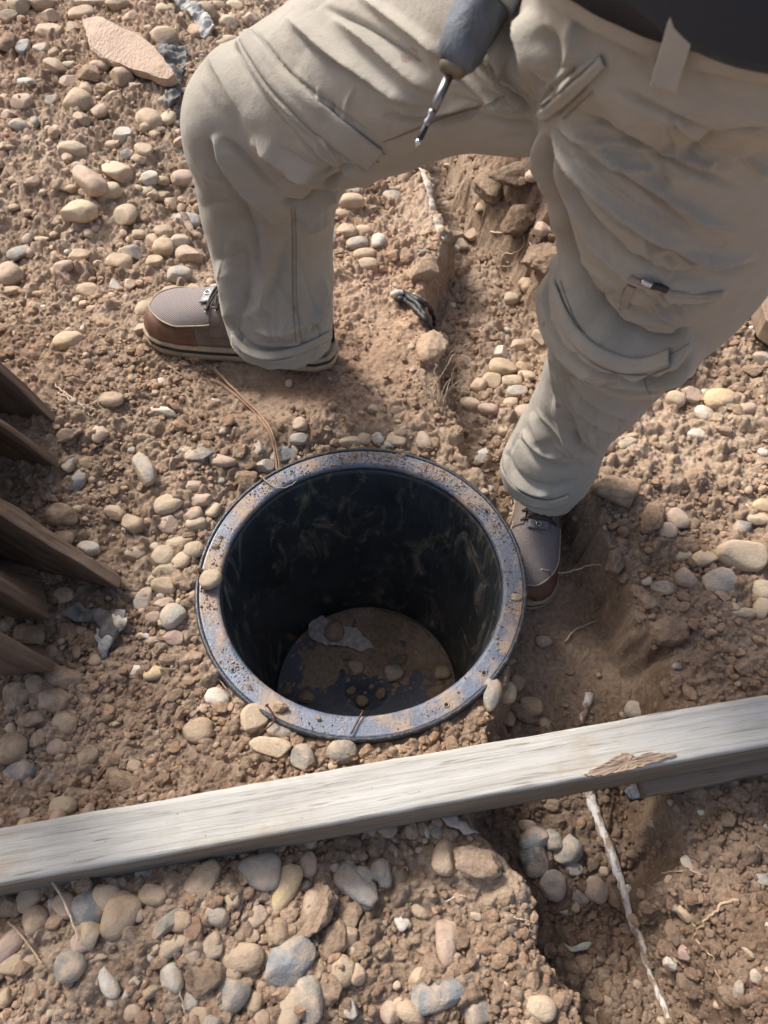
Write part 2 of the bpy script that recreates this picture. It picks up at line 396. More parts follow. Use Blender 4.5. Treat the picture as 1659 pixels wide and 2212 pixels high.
tag(scatter('small_pebbles', 650, .0045, .010, 2.0, 3, M['pebble'], 7, pebcol, 'o', peb_d, .7, .45), 'small tan and grey pebbles half sunk in the soil', 'small pebbles')
# ------------------------------------------------------------------ stones and clods: x y w h angle colour(+a angular), read per tile
T1 = """85,30,100,75,-25,c;190,20,110,85,0,t;35,80,80,70,0,ta;230,85,80,75,20,ta;355,62,110,62,25,t;225,150,140,80,-25,t;315,130,65,55,0,t;100,210,115,60,-75,b;180,212,75,52,-10,ba;40,205,120,95,-60,k;235,220,60,48,80,t;440,8,80,40,0,t;370,12,90,40,-10,c;510,30,95,70,0,t;565,75,78,56,80,t;625,25,60,45,0,t;640,125,42,32,0,t;710,40,75,50,0,c;757,35,75,50,-30,c;820,20,95,60,0,k;875,65,110,80,20,t;955,75,46,40,0,c;1003,75,60,35,-30,c;992,108,82,58,-20,c;1085,95,80,65,0,ra;1020,28,82,50,-35,c;930,22,80,40,0,t;1055,150,70,46,80,t;985,190,95,58,15,c;900,130,60,55,0,k;865,145,120,62,-35,t;715,170,122,108,-60,t;970,235,75,45,0,c;905,182,60,45,0,k;1150,105,40,34,0,k
435,285,80,62,-20,r;300,280,56,40,0,c;240,290,100,58,-40,t;390,330,120,88,-20,ka;300,360,90,58,0,ra;530,345,90,88,0,ta;375,390,85,58,-70,t;115,362,85,50,-5,w;215,435,75,58,-20,ba;95,445,86,74,0,r;335,450,125,98,-35,t;430,485,85,68,85,t;450,390,70,60,0,k;18,430,60,40,90,t;70,490,56,40,0,k;90,550,92,54,-25,g;150,530,70,46,-70,g;490,420,60,54,0,t;540,600,86,72,-30,wa;318,652,120,74,0,c;620,650,86,54,-30,c;548,668,66,58,0,g;655,525,114,88,-55,t;610,510,95,46,-80,t;725,520,94,60,80,c;785,620,60,54,0,t;580,370,62,48,0,t;715,440,60,48,0,g;15,630,60,48,0,t;600,690,62,48,0,ta;485,630,56,48,0,t;650,775,74,68,0,wa;510,750,132,92,-25,c;395,790,190,100,-58,r;480,830,88,82,0,c;310,745,62,44,0,da;60,780,46,36,0,t;790,780,92,72,0,r;625,825,66,44,-15,w;700,850,70,46,0,t;705,780,56,48,0,t;345,922,146,92,-15,c;545,940,94,88,0,c;805,955,122,64,-12,b;600,1010,62,44,0,t;660,1040,74,50,-75,t;705,1005,86,58,0,t;180,1035,70,30,0,c;385,1010,50,46,0,c;85,1100,100,78,-10,ga;775,1048,86,68,0,g;710,1080,88,78,0,t;340,1110,100,68,0,ta;515,1140,112,74,-15,t;575,1100,92,78,0,ga;630,1085,70,56,80,t;825,1110,120,96,-40,ra;670,1135,70,68,0,t;778,1190,102,74,0,g;45,1195,98,90,-50,r
1465,830,60,50,0,c;1530,830,60,44,0,g;1520,878,100,70,0,t;1480,925,70,48,0,t;1425,940,56,32,90,t;1500,1000,86,68,-25,t;1570,1005,70,60,0,t;1440,1025,60,40,90,g;1545,1055,90,68,10,g;1635,1045,80,56,80,w;1575,1100,100,48,8,t;1585,1150,90,60,0,t;1510,1125,50,40,0,k"""
T2 = """107,738,60,30,0,t;222,735,46,35,0,g;215,787,48,38,-60,g;280,718,50,26,0,c;35,850,75,58,0,g;48,815,55,30,0,t;268,882,42,32,0,w;415,915,60,44,80,t;605,950,62,58,0,r;690,965,80,72,20,ra;380,1018,66,58,0,t;318,1015,72,56,0,ca;340,1060,66,46,-60,ca;285,1120,72,40,-25,g;650,765,76,68,0,r;600,760,60,50,90,k;735,1030,70,44,0,k;610,1225,60,48,60,t;45,1110,64,58,0,k;100,1105,80,60,80,k;120,1190,64,58,0,k;20,1000,50,40,90,k;75,1030,52,48,0,k"""
T3 = """498,130,88,42,-45,g;558,128,70,50,-65,t;395,155,120,72,-25,t;45,148,90,44,0,t;135,145,76,62,80,k;740,168,92,76,0,t;835,152,70,56,0,t;630,235,92,78,65,c;293,368,118,82,12,y;455,290,140,62,-30,ka;610,315,62,50,0,ca;620,405,60,50,0,k;485,620,98,68,0,t;545,605,50,34,-20,ta;710,675,116,52,-12,wa;430,768,84,66,-60,c;610,790,82,62,0,ka;875,855,138,86,12,da;960,885,112,62,-10,r;1115,830,76,44,-75,g;1075,900,70,55,0,k;1140,908,92,72,0,ga;1295,727,66,58,0,r;1290,790,72,54,0,g;965,757,36,34,0,g;1040,840,76,62,70,ka;1225,858,118,66,25,b;622,920,165,76,-62,g;295,900,76,60,80,b;340,965,114,66,72,b;370,900,76,58,0,k;1070,965,96,90,0,k;958,970,32,30,0,g;840,990,62,50,0,r;730,1072,122,84,25,c;868,1055,88,64,0,r;920,1100,76,64,60,c;835,1122,84,72,40,ra;265,1125,128,98,-10,o;500,1110,90,58,-20,t;410,1040,60,50,0,k;770,1115,50,44,0,r;725,1162,86,78,20,ra;850,1155,82,64,0,c;580,1160,94,84,0,ta;1515,800,92,48,5,c;1570,785,66,54,-30,t;1635,780,70,58,80,wa;1445,800,50,48,0,k;1610,660,46,40,0,c;650,1055,56,44,0,k;930,625,46,30,0,w;540,712,56,40,-20,ka;690,825,54,46,0,ka;475,860,52,44,0,ka;300,800,60,50,0,ka;560,940,44,40,0,k;700,915,60,44,20,ka;780,745,66,34,-10,ka;800,1060,44,40,0,k;640,1150,50,46,0,ka"""
T4 = """615,130,76,54,80,t;550,188,60,48,0,c;295,215,36,30,0,w;690,265,86,62,80,k;680,360,86,66,-70,ra;580,385,66,54,0,c;500,415,62,58,0,wa;530,320,32,26,0,w;470,305,32,30,0,c;240,362,66,60,-30,t;205,420,42,40,0,k;270,410,62,54,0,k;118,385,54,32,-80,c;430,470,46,44,0,k;512,490,112,76,-8,t;590,480,60,44,90,t;465,540,78,70,-30,t;612,525,70,55,-10,c;550,542,82,50,0,c;405,565,76,68,50,t;573,587,92,60,0,g;340,585,62,54,0,k;430,610,70,30,0,g;370,640,92,58,-10,t;445,668,86,54,-10,p;545,635,60,46,10,c;605,680,74,68,30,r;515,755,50,44,90,c;575,760,50,48,0,c;55,795,78,60,-20,c;20,815,52,46,0,wa;170,800,90,60,-80,r;215,810,56,44,90,k;410,880,60,46,30,wa;535,830,42,34,0,g;450,1005,50,44,0,c;430,1020,42,38,0,c
1295,500,92,72,15,w;1210,500,46,30,0,c;1225,558,74,50,10,ca;1330,600,104,78,-15,ra;1255,622,80,66,-30,c;1450,620,126,90,5,y;1385,590,44,34,80,w;1380,680,74,62,-40,w;1505,655,76,55,0,k;1575,655,66,60,0,r;1440,700,56,54,0,k;1570,715,72,58,0,r;1505,700,42,40,0,t;1465,750,72,35,-30,k;1350,772,72,48,-5,w;1630,445,72,60,-35,g;1590,500,82,68,0,k;1530,432,80,44,0,k;1265,740,36,26,0,c;1050,812,92,48,20,g;960,820,90,68,80,r;985,765,50,30,20,r;1075,777,70,30,15,t;1640,850,52,48,0,w;1365,960,72,54,0,ka;1630,1080,72,60,0,y;1625,1135,102,54,0,c;1540,1175,88,62,55,g;1160,1130,176,90,65,k;1262,1140,100,86,-60,r;1220,1187,82,68,0,g;1470,1205,70,30,0,k;1130,1000,60,40,0,ka;1640,915,42,30,0,t;1240,320,60,44,10,ka;1310,410,60,40,0,k;1400,420,70,46,10,ka;1450,360,56,40,0,k;1540,320,80,50,-10,ka;1610,320,80,60,0,k"""
T6 = """1015,265,152,88,60,k;1540,258,192,128,-5,c;1385,270,122,72,10,t;1290,258,76,58,0,t;1450,372,148,106,15,g;1300,355,96,82,0,r;1205,400,96,60,-8,d;1140,455,102,84,-20,k;1135,370,56,44,20,c;1045,350,72,66,0,k;1635,415,100,84,10,c;1632,490,100,66,60,c;1545,500,122,48,-5,c;1565,400,42,38,0,t;1640,580,42,34,0,r;1235,595,156,136,-40,k;1480,650,76,58,0,k;1550,740,80,70,80,k;1230,830,90,70,-80,k;1090,925,92,72,-10,w;465,860,142,74,78,g;530,850,92,76,70,c;575,810,70,58,60,t;550,715,46,34,0,g;540,960,66,58,-60,t;590,940,130,66,-45,k;640,910,100,78,-10,t;500,1000,72,48,-30,k;692,625,72,52,0,g;655,470,54,38,-60,g;1560,345,74,26,30,k;1190,230,50,30,-20,k;1430,460,60,40,0,k;800,760,40,30,0,k;520,1040,60,50,0,k;700,980,60,48,10,t;570,1010,60,40,30,k"""
T5 = """275,178,88,62,-15,t;385,230,92,60,-5,w;585,247,86,74,0,r;775,198,108,48,15,c;838,238,86,74,0,c;705,265,106,88,80,c;785,280,76,62,50,c;722,322,122,62,20,c;708,388,102,70,-5,t;640,372,56,48,0,k;627,445,106,74,62,g;708,460,82,52,10,ra;790,370,100,78,0,k;748,522,108,98,-50,w;660,528,62,54,0,r;750,612,88,62,-25,p;832,425,52,32,80,t;617,603,66,30,0,c;655,625,60,45,0,t;840,700,88,64,0,k;740,705,102,50,0,ka;668,765,86,60,0,y;938,868,102,68,-8,w;1040,885,80,50,0,ka;820,800,62,50,0,k;855,1015,120,98,5,t;1095,962,118,106,40,ca;1210,1010,116,66,-18,g;1170,1085,168,78,-15,c;1310,1135,106,98,-40,ga;1473,1103,126,92,0,g;1585,1120,82,50,0,k;272,785,166,84,-8,o;70,870,132,108,80,o;150,820,84,76,80,o;230,885,122,98,0,o;140,965,116,78,0,k;275,985,110,80,-15,t;180,1050,92,74,30,k;240,1085,72,68,0,r;345,1025,46,44,0,k;50,1095,130,116,80,o;85,1195,132,92,8,b;120,605,132,92,-15,o;85,360,170,110,-20,b;270,430,92,70,0,o;360,915,62,45,0,k;530,1240,130,110,20,ka;30,560,60,50,0,o;205,690,90,60,60,o;570,900,50,38,0,k;600,960,46,36,0,k;720,880,50,40,0,ka;905,1060,40,34,0,r;465,870,60,40,0,k;360,1110,50,40,0,k;1390,1060,60,40,0,k;1230,1130,50,44,0,k;985,1010,50,44,0,ka;1030,930,60,44,0,ka"""
T7 = """275,305,112,86,12,c;95,340,82,64,15,ra;140,367,72,35,0,g;355,250,82,60,20,k;495,297,42,26,10,b;615,592,82,46,0,g;875,622,172,104,58,t;1120,585,172,132,0,g;1232,660,192,94,72,y;665,685,122,80,-15,t;505,640,82,58,-15,c;455,695,124,108,-30,c;380,750,148,122,-50,b;515,780,186,140,62,t;285,735,112,92,-30,r;380,857,122,102,-10,ca;180,790,156,64,55,t;35,730,132,108,0,k;125,700,112,88,70,t;55,820,102,88,70,k;35,905,152,92,60,p;90,985,160,76,5,t;725,812,154,76,32,ga;932,772,108,78,-25,g;1108,785,92,78,50,r;1320,645,62,48,0,b;1370,755,240,140,65,ka;1130,690,82,50,0,ka;1065,862,112,58,-5,t;1220,858,128,112,-60,k;1275,830,70,58,80,w;1040,952,186,106,0,t;750,912,122,66,15,c;910,917,96,88,-40,c;830,940,112,78,80,r;1440,895,174,94,80,k;1240,985,236,156,42,b;740,1050,112,88,-70,w;1075,1030,62,52,40,g;995,1020,92,72,0,c;885,1050,170,140,60,ka;1000,1105,152,140,0,ga;820,1142,80,62,-70,w;1335,1020,114,56,40,ta;1265,1070,50,45,0,k;1480,1020,114,104,50,t;1335,1140,172,112,-72,g;1420,1110,140,96,80,k;1255,1185,160,94,85,c;1515,1180,78,72,0,wa;1540,650,200,110,-40,g;1595,690,116,70,80,g;1640,580,90,76,80,g;1500,770,130,96,0,ka;1545,925,102,68,0,ka;685,1225,112,50,0,g;458,1060,152,62,-48,w;562,1092,106,42,55,w;300,1010,102,60,15,c;410,962,122,30,10,c;650,955,46,38,80,w;875,1210,102,70,0,t;1625,480,80,58,80,k;985,850,50,35,0,k;1330,465,82,48,0,k;1610,412,82,45,0,w;850,560,60,44,0,k;1020,560,50,40,0,k;790,650,60,50,0,k;840,740,60,44,0,k;900,700,54,40,0,k;960,690,46,36,0,k;1190,590,40,30,0,k;650,1060,60,44,0,k;590,960,50,40,0,k;480,885,44,36,0,r;770,870,50,40,0,k;1400,600,60,44,0,k;1260,730,70,40,0,k;1590,1040,70,56,0,k;1600,1180,60,50,0,k;420,580,60,44,0,k;340,640,60,46,0,r"""
T8 = """5,595,112,64,88,g;262,525,134,92,75,t;400,540,210,130,-12,k;235,412,62,58,60,g;285,430,72,58,0,k;645,445,124,82,20,b;645,537,126,120,40,d;610,390,86,50,-5,t;725,455,96,72,-70,g;795,490,140,100,30,ga;745,370,82,68,0,k;720,300,72,60,-20,ka;820,572,76,58,-10,g;720,642,118,108,-20,g;895,557,62,54,0,k;912,665,106,88,-25,r;842,695,82,54,-15,g;965,650,52,48,0,k;765,738,72,48,-15,g;950,585,46,40,0,r;75,800,76,56,-55,w;270,890,182,86,88,r;680,860,140,90,60,ka;400,775,52,40,-20,c;760,850,82,64,-60,k;155,1062,104,84,70,ta;250,1115,246,118,14,b;405,1190,112,106,0,ga;680,1172,114,88,-20,c;500,1105,120,86,80,k;920,1215,102,60,10,t;25,1190,92,78,70,r;215,1230,82,36,0,w;990,1110,82,60,0,k;970,990,62,50,-30,k;1310,770,86,62,-30,t;1265,850,106,88,70,k;1265,740,52,48,0,d;1300,935,56,50,70,p;1245,980,66,58,-40,w;1315,555,68,44,-60,w;1610,495,50,44,80,w;1640,620,62,50,0,g;1585,920,72,52,-70,r;1370,330,32,28,0,w;1160,380,52,34,0,r;1350,240,94,84,0,ka;1340,1070,126,110,0,ka;1500,1120,114,94,0,k;1645,400,42,30,70,g;150,755,62,45,-30,t;485,830,72,58,0,k;560,780,82,46,15,k;1230,620,44,38,0,t;60,690,56,44,0,k;170,930,70,44,0,k;90,910,60,50,0,k;330,700,60,44,0,k;1100,300,60,44,0,k;1200,470,50,40,0,k;1080,520,70,50,-20,ka;1120,680,56,40,0,k;1180,880,60,44,0,k;1080,1060,60,44,0,k;870,870,70,50,0,ka;930,1040,60,46,0,k;1420,900,50,40,0,k;880,1120,60,50,0,k;1210,1080,50,44,0,k;1560,820,60,44,0,k;1480,680,60,44,0,k"""
STONES = []
EXTRA = [(1060, 410, 80, 70, 70, 'k', 'a'), (1125, 480, 90, 70, 20, 'k', 'a'), (1170, 560, 110, 90, 80, 'k', 'a'), (1110, 385, 100, 66, 0, 'k', 'a'), (915, 590, 90, 60, 60, 'k', 'a'), (930, 760, 90, 60, 80, 'k', 'a'), (1330, 1065, 100, 70, 0, 'k', 'a')]
for txt, ox, oy in ((T1, 0, 0), (T2, 960, 0), (T3, 0, 640), (T4, 960, 640), (T6, 960, 1240), (T5, 0, 1240), (T7, 0, 1840), (T8, 960, 1840)):
    for rec in txt.replace('\n', ';').split(';'):
        a = rec.split(','); k = 1659 / 1920.
        X_, Y_, W_, H_ = (float(a[0]) / 1.728 + ox) * k, (float(a[1]) / 1.728 + oy) * k, float(a[2]) / 2, float(a[3]) / 2
        STONES.append((X_, Y_, W_, H_, float(a[4]), a[5][0], 'a' if a[5].endswith('a') and len(a[5]) > 1 else 'o'))
STONES += EXTRA
# place names used in the labels: (u, v, words)
ZN = [(60, 40, 'in the top left corner'), (150, 60, 'left of the pink slab'), (250, 20, 'above the pink slab'), (300, 150, 'below the pink slab'), (390, 20, 'above the torn felt strip'), (490, 60, 'above the bent knee'),
      (50, 180, 'on the upper left slope'), (150, 200, 'left below the pink slab'), (330, 230, 'left of the bent knee'), (60, 320, 'on the left heap'), (200, 330, 'midway up the left heap'), (330, 370, 'left of the bent shin'),
      (50, 480, 'low on the left heap'), (200, 480, 'near the foot of the heap'), (360, 500, 'left above the left boot'), (60, 600, 'left of the left boot'), (270, 560, 'above the left boot toe'), (280, 700, 'beside the left boot toe'),
      (760, 430, 'under the raised thigh'), (760, 520, 'behind the shin, right side'), (900, 400, 'under the thigh by the trench'), (1000, 520, 'in the upper trench'), (1180, 480, 'on the bank behind the leg'), (880, 560, 'on the ledge by the trench'),
      (140, 740, 'above the dark boards'), (270, 820, 'between boards and left boot'), (180, 1000, 'right of the upper boards'), (330, 960, 'near the grey hollow stone'), (440, 970, 'left behind the basin'), (560, 960, 'above the basin, upper left'), (640, 920, 'above the basin'), (820, 950, 'touching the far basin rim'),
      (340, 1080, 'left of the basin, upper'), (150, 1120, 'beside the largest board'), (350, 1200, 'left of the basin'), (250, 1180, 'right of the largest board tip'), (350, 1310, 'left of the basin, lower'), (430, 1330, 'against the left basin rim'),
      (60, 1270, 'under the lower boards'), (90, 1470, 'below the lowest board'), (60, 1600, 'at the left edge'), (200, 1500, 'right below the lowest board'), (330, 1440, 'left below the basin'), (450, 1500, 'near the lower left rim'), (560, 1580, 'against the lower basin rim'), (720, 1600, 'between basin and pale beam'),
      (130, 1720, 'above the beam, left end'), (400, 1650, 'above the pale beam'),
      (940, 700, 'in the trench, upper part'), (1060, 740, 'in the trench by the leg'), (1020, 850, 'in the middle of the trench'), (1130, 900, 'in the trench beside the cuff'), (920, 900, 'right above the basin'), (1060, 1010, 'near the right cuff'),
      (1480, 820, 'right of the bent knee'), (1560, 900, 'below the yellow egg stone'), (1620, 760, 'at the right edge, upper'), (1350, 940, 'right of the right shin'), (1300, 1000, 'behind the right cuff'), (1500, 1000, 'on the right slope'),
      (1440, 1130, 'right of the right boot'), (1600, 1080, 'at the right edge, middle'), (1600, 1200, 'near the speckled slab stone'), (1380, 1220, 'by the thin root'), (1480, 1320, 'on the lower right slope'), (1620, 1330, 'at the right edge, lower'), (1520, 1440, 'above the beam, right end'),
      (1090, 1450, 'against the lower right rim'), (1120, 1560, 'between rim and beam, right'), (1370, 1500, 'above the beam near the trench'), (1180, 1350, 'right of the basin'),
      (60, 1960, 'below the beam, far left'), (170, 1930, 'below the beam, left'), (60, 2060, 'in the lower left corner'), (250, 1980, 'around the dirt topped stone'), (430, 1890, 'just below the beam'), (600, 1900, 'near the yellow long stone'), (750, 1880, 'below the beam, centre'), (400, 2030, 'in the lower stone cluster'), (520, 2010, 'left of the big clod'), (700, 1990, 'right of the big clod'),
      (200, 2100, 'buried in the sand patch'), (380, 2130, 'at the bottom, left half'), (480, 2160, 'at the bottom by the block'), (600, 2110, 'at the bottom, centre left'), (720, 2130, 'at the bottom, centre'), (620, 2030, 'beside the half buried stone'),
      (870, 1830, 'left of the sandy ledge'), (970, 1880, 'on the sandy ledge'), (960, 2000, 'in the ledge below'), (900, 2140, 'at the foot of the ledge'), (1050, 2160, 'at the bottom under the ledge'), (1170, 1830, 'in the grey stone group'), (1220, 1920, 'left of the white root'), (1170, 2010, 'in the lower trench, left'), (1290, 2100, 'in the lower trench, bottom'), (1420, 1840, 'right of the white root'), (1480, 1960, 'in the lower trench, right'), (1470, 2090, 'right of the root end'), (1600, 1950, 'on the lower right bank'), (1600, 2120, 'in the lower right corner')]
CN = {'c': 'cream', 't': 'tan', 'g': 'grey', 'b': 'blue-grey', 'd': 'dark grey', 'r': 'reddish', 'w': 'whitish', 'y': 'yellowish', 'k': 'brown', 'o': 'brown', 'p': 'pinkish'}
ORD = ['leftmost', 'second', 'third', 'fourth', 'fifth', 'sixth', 'seventh', 'eighth', 'ninth', 'tenth']
NUM = ['', '', 'two', 'three', 'four', 'five', 'six', 'seven', 'eight', 'nine', 'ten']
SPECIAL = {}
items = []
for i, s in enumerate(STONES):
    u, v, w_, h_, a_, c_, st = s
    z = min(ZN, key=lambda q: (q[0] - u) ** 2 + (q[1] - v) ** 2)[2]
    sz = math.sqrt(w_ * h_); size = 'small' if sz < 29 else ('large' if sz > 56 else 'medium')
    asp = w_ / h_
    if c_ == 'k': noun = 'jagged clod' if st == 'a' else ('long clod' if asp > 1.5 else 'rounded clod')
    else: noun = 'angular stone' if st == 'a' else ('long stone' if asp > 1.65 else ('oval stone' if asp > 1.22 else 'round stone'))
    items.append([i, z, size + ' ' + CN[c_] + ' ' + noun, u, sz])
cls = {}
for it in items: cls.setdefault((it[1], it[2]), []).append(it)
LAB = {}
for (z, d), L in cls.items():
    L.sort(key=lambda q: q[3]); n = len(L)
    for j, it in enumerate(L):
        lb = d + ' ' + z
        if n > 1:
            pre = 'left one' if (n == 2 and j == 0) else 'right one' if n == 2 else 'leftmost' if j == 0 else 'rightmost' if j == n - 1 else ORD[j] + ' from left'
            lb += ', ' + pre + ' of ' + NUM[n]
        LAB[it[0]] = lb
def place_rock(name, u, v, w_, h_, ang, code, st, seed, p, lab, cat, group, fl=None, sinkk=.52):
    d = depth_of(p); a = w_ / 2 * d / FOC * 1.12; b = h_ / 2 * d / FOC * 1.14; rs = np.random.RandomState(seed)
    clod = code == 'k'
    c = b * (fl if fl else rs.uniform(.62, .86)); sz = math.sqrt(w_ * h_)
    sub = 5 if sz > 85 else 4 if sz > 26 else 3
    B = rock(sub, seed, 'k' if clod else ('a' if (st == 'o' and sz < 32 and rs.rand() < .25) else st))
    q = math.radians(ang)
    if clod and sz > 34:
        B = B * (1 + .045 * n3(B, 16, seed % 37))[:, None]
    B = B * np.array([a, b / .97, c])
    col = np.array(PAL[code]) * rs.uniform(.85, 1.12)
    if sz < 34: sinkk *= rs.uniform(.35, 1.0)
    t = rs.uniform(-.22, .22); B = B @ np.array(Matrix.Rotation(t, 3, 'X').transposed())
    B = B @ np.array(Matrix.Rotation(q, 3, 'Z').transposed())
    if clod: cc = np.tile((np.array([1.03, 1, .97]) * rs.uniform(.85, 1.12) * (1 - .5 * float(damp_shade_at(p.x, p.y))))[None], (len(B), 1)); o = mesh_np(name, B, ICO[sub][1], M['clod'], None, True, cc)
    else: o = mesh_np(name, B, ICO[sub][1], M['stone'], None, True); o.color = (*[float(x) for x in col], 1)
    o.location = (p.x, p.y, p.z + c * sinkk); tag(o, lab, cat, group); return o
kinds = {'clod': [], 'stone': []}
for it in items: kinds['clod' if STONES[it[0]][5] == 'k' else 'stone'].append(it)
VS = []; FS = []; CS = []; nvt = 0
for kd, L in kinds.items():
    L.sort(key=lambda q: -q[4])
    for rk, it in enumerate(L):
        u, v, w_, h_, a_, c_, st = STONES[it[0]]
        lift = .5 * .8 * h_ / 2 * 1.2 / FOC
        p = on_ground(u, v, lift)
        if rk < 296:
            place_rock('dirt_clod' if kd == 'clod' else 'cobble', u, v, w_, h_, a_, c_, st, 1000 + it[0], p, LAB[it[0]], 'clod' if kd == 'clod' else 'stone', 'clods of dry soil' if kd == 'clod' else 'river stones lying on the soil')
        else:
            d = depth_of(p); a = w_ / 2 * d / FOC * 1.04; b = h_ / 2 * d / FOC * 1.06
            B = rock(3, 1000 + it[0], st) * np.array([a, b, b * .75]) @ np.array(Matrix.Rotation(math.radians(a_), 3, 'Z').transposed()) + np.array([p.x, p.y, p.z + .3 * b])
            VS.append(B); FS.append(ICO[3][1] + nvt); nvt += len(B); CS.append(np.tile(np.array(PAL[c_])[None], (len(B), 1)))
if VS: tag(mesh_np('small_stones', np.vstack(VS), np.vstack(FS), M['pebble'], None, True, np.vstack(CS)), 'the smallest loose stones lying between the larger ones', 'small stones', None, 'stuff')
# ------------------------------------------------------------------ sump basin
def plastic(name, lo, hi, sc, dustcol=(.40, .265, .16), wall=False, bc=((.010, .012, .016), (.022, .026, .034))):
    m, n, b = newmat(name); co = objco(n)
    if wall:
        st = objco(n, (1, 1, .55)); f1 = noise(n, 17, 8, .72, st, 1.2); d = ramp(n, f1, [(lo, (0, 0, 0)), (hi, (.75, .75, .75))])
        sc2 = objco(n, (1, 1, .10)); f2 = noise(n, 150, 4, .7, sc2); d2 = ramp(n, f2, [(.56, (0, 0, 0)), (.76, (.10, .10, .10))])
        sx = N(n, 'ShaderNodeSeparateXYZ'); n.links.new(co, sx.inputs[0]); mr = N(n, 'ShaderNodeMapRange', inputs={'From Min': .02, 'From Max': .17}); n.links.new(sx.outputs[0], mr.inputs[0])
        f3 = ramp(n, noise(n, 230, 3, .75, objco(n, (1, 1, .07))), [(.50, (0, 0, 0)), (.75, (.28, .28, .28))]); d = mix(n, 1.0, d, d2, 'LIGHTEN'); d = mix(n, 1.0, d, mix(n, mr.outputs[0], (0, 0, 0), f3), 'LIGHTEN')  # fine scratches; their brightening on the lit right side is painted in
    else:
        f1 = noise(n, sc, 7, .66, co, .3); d = ramp(n, f1, [(lo, (0, 0, 0)), (hi, (1, 1, 1))])
        f2 = noise(n, 210, 3, .7, co); d2 = ramp(n, f2, [(.50, (0.04, 0.04, 0.04)), (.64, (.8, .8, .8))]); d = mix(n, .30, d, d2)
    dc = mix(n, noise(n, 120, 3, .6, co), dustcol, tuple(x * .7 for x in dustcol))
    base = ramp(n, noise(n, 14, 4, .6, co), [(.3, bc[0]), (.7, bc[1])])
    c = mix(n, d, base, dc); n.links.new(c, b.inputs['Base Color'])
    r = mix(n, d, (.27, .27, .27) if not wall else (.36, .36, .36), (.95, .95, .95)); n.links.new(r, b.inputs['Roughness'])
    bump(n, b, [(d, .0016), (noise(n, 300, 4, .7, co), .0006)]); return m
M['flange'] = plastic('dusty_sky_sheen_plastic', .475, .59, 10, (.50, .35, .225), False, ((.075, .095, .14), (.14, .18, .25)))  # blue sky sheen painted into the base colour, real dust over it
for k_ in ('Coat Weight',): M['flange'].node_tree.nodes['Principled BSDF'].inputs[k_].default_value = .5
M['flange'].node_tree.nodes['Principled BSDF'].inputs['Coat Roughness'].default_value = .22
M['bwall'] = plastic('muddy_wall_sky_tint', .525, .66, 26, (.34, .28, .20), True, ((.016, .022, .027), (.040, .052, .060)))  # base lifted teal to stand in for sky reflection, mud smears over it
M['bfloor'] = plastic('black_plastic_floor', .58, .74, 16, (.40, .30, .22), False, ((.05, .065, .09), (.09, .11, .15)))
basin = empty('sump_basin', (BX, BY, 0), 'black plastic sump basin with a wide dusty flange sunk in the trench edge', 'sump basin')
def bl(name, prof, mat, closed=True):
    return lathe(name, prof, mat, basin, 160, None, closed)
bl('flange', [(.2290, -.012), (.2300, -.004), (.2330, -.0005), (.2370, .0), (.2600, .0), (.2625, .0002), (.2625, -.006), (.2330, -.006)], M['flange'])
M['lip'] = plastic('dark_rim_plastic', .60, .70, 12, (.42, .32, .22), False, ((.012, .016, .024), (.03, .04, .06)))
bl('rim_lip', [(.2627, -.011), (.2627, .0012), (.2640, .0026), (.2672, .0026), (.2690, .0010), (.2694, -.003), (.2694, -.011)], M['lip'])
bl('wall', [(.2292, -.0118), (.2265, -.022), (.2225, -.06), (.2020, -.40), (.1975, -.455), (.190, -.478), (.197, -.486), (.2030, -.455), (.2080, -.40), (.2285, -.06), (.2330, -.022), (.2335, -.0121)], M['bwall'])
fl = bl('floor', [(.0005, -.480), (.05, -.4795), (.052, -.4775), (.055, -.4795), (.1895, -.480), (.1960, -.474), (.200, -.486), (.0005, -.486)], M['bfloor'])
M['steel'] = simple('dull_steel', (.25, .25, .26), .4, 1.0, .5, 60, .3); M['dark_hole'] = simple('dark_hole', (.01, .01, .01), .9)
for (u, v) in ((1050, 1107), (636, 1028), (1113, 1283), (497, 1452), (1117 - 0, 1510), (963, 1521)):
    p = at_z(u, v, 0.0); r = math.hypot(p.x - BX, p.y - BY); k = .250 / r; lx, ly = (p.x - BX) * k, (p.y - BY) * k
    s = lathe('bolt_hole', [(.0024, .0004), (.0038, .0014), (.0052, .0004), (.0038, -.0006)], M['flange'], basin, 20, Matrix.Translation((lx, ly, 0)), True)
    h = lathe('hole', [(.0001, .0006), (.0026, .0006), (.0026, -.001), (.0001, -.001)], M['dark_hole'], s, 20, Matrix.Translation((lx, ly, 0)))
# soil lying on the floor of the basin (the plastic shows where it is thin)
rr = np.linspace(.002, .190, 90); aa = np.linspace(0, 2 * np.pi, 220, endpoint=False)
A_, R_ = np.meshgrid(aa, rr); x = R_ * np.cos(A_); y = R_ * np.sin(A_)
hh = .0035 * fbm(x, y, 9, 5, 201) - .0006 + .005 * sstep(.02, .17, y) + .004 * sstep(-.02, .15, x) * sstep(-.12, .05, y) - .0055 * sstep(.02, -.12, y) + bumps(x, y, .010, 44, .5, .5) * .8
z = -.480 + np.clip(hh, -.003, .02) * sstep(.191, .178, R_)
n1 = len(aa); I = (np.arange(len(rr) - 1)[:, None] * n1 + np.arange(n1)[None]).ravel(); J = (np.arange(len(rr) - 1)[:, None] * n1 + ((np.arange(n1) + 1) % n1)[None]).ravel()
dl = mesh_np('loose_soil', np.c_[x.ravel() + BX, y.ravel() + BY, z.ravel()], np.c_[I, J, J + n1, I + n1], M['clod'], None, True, np.full((x.size, 3), 1.05))
tag(dl, 'thin layer of loose brown soil on the basin floor', 'loose soil', None, 'stuff')
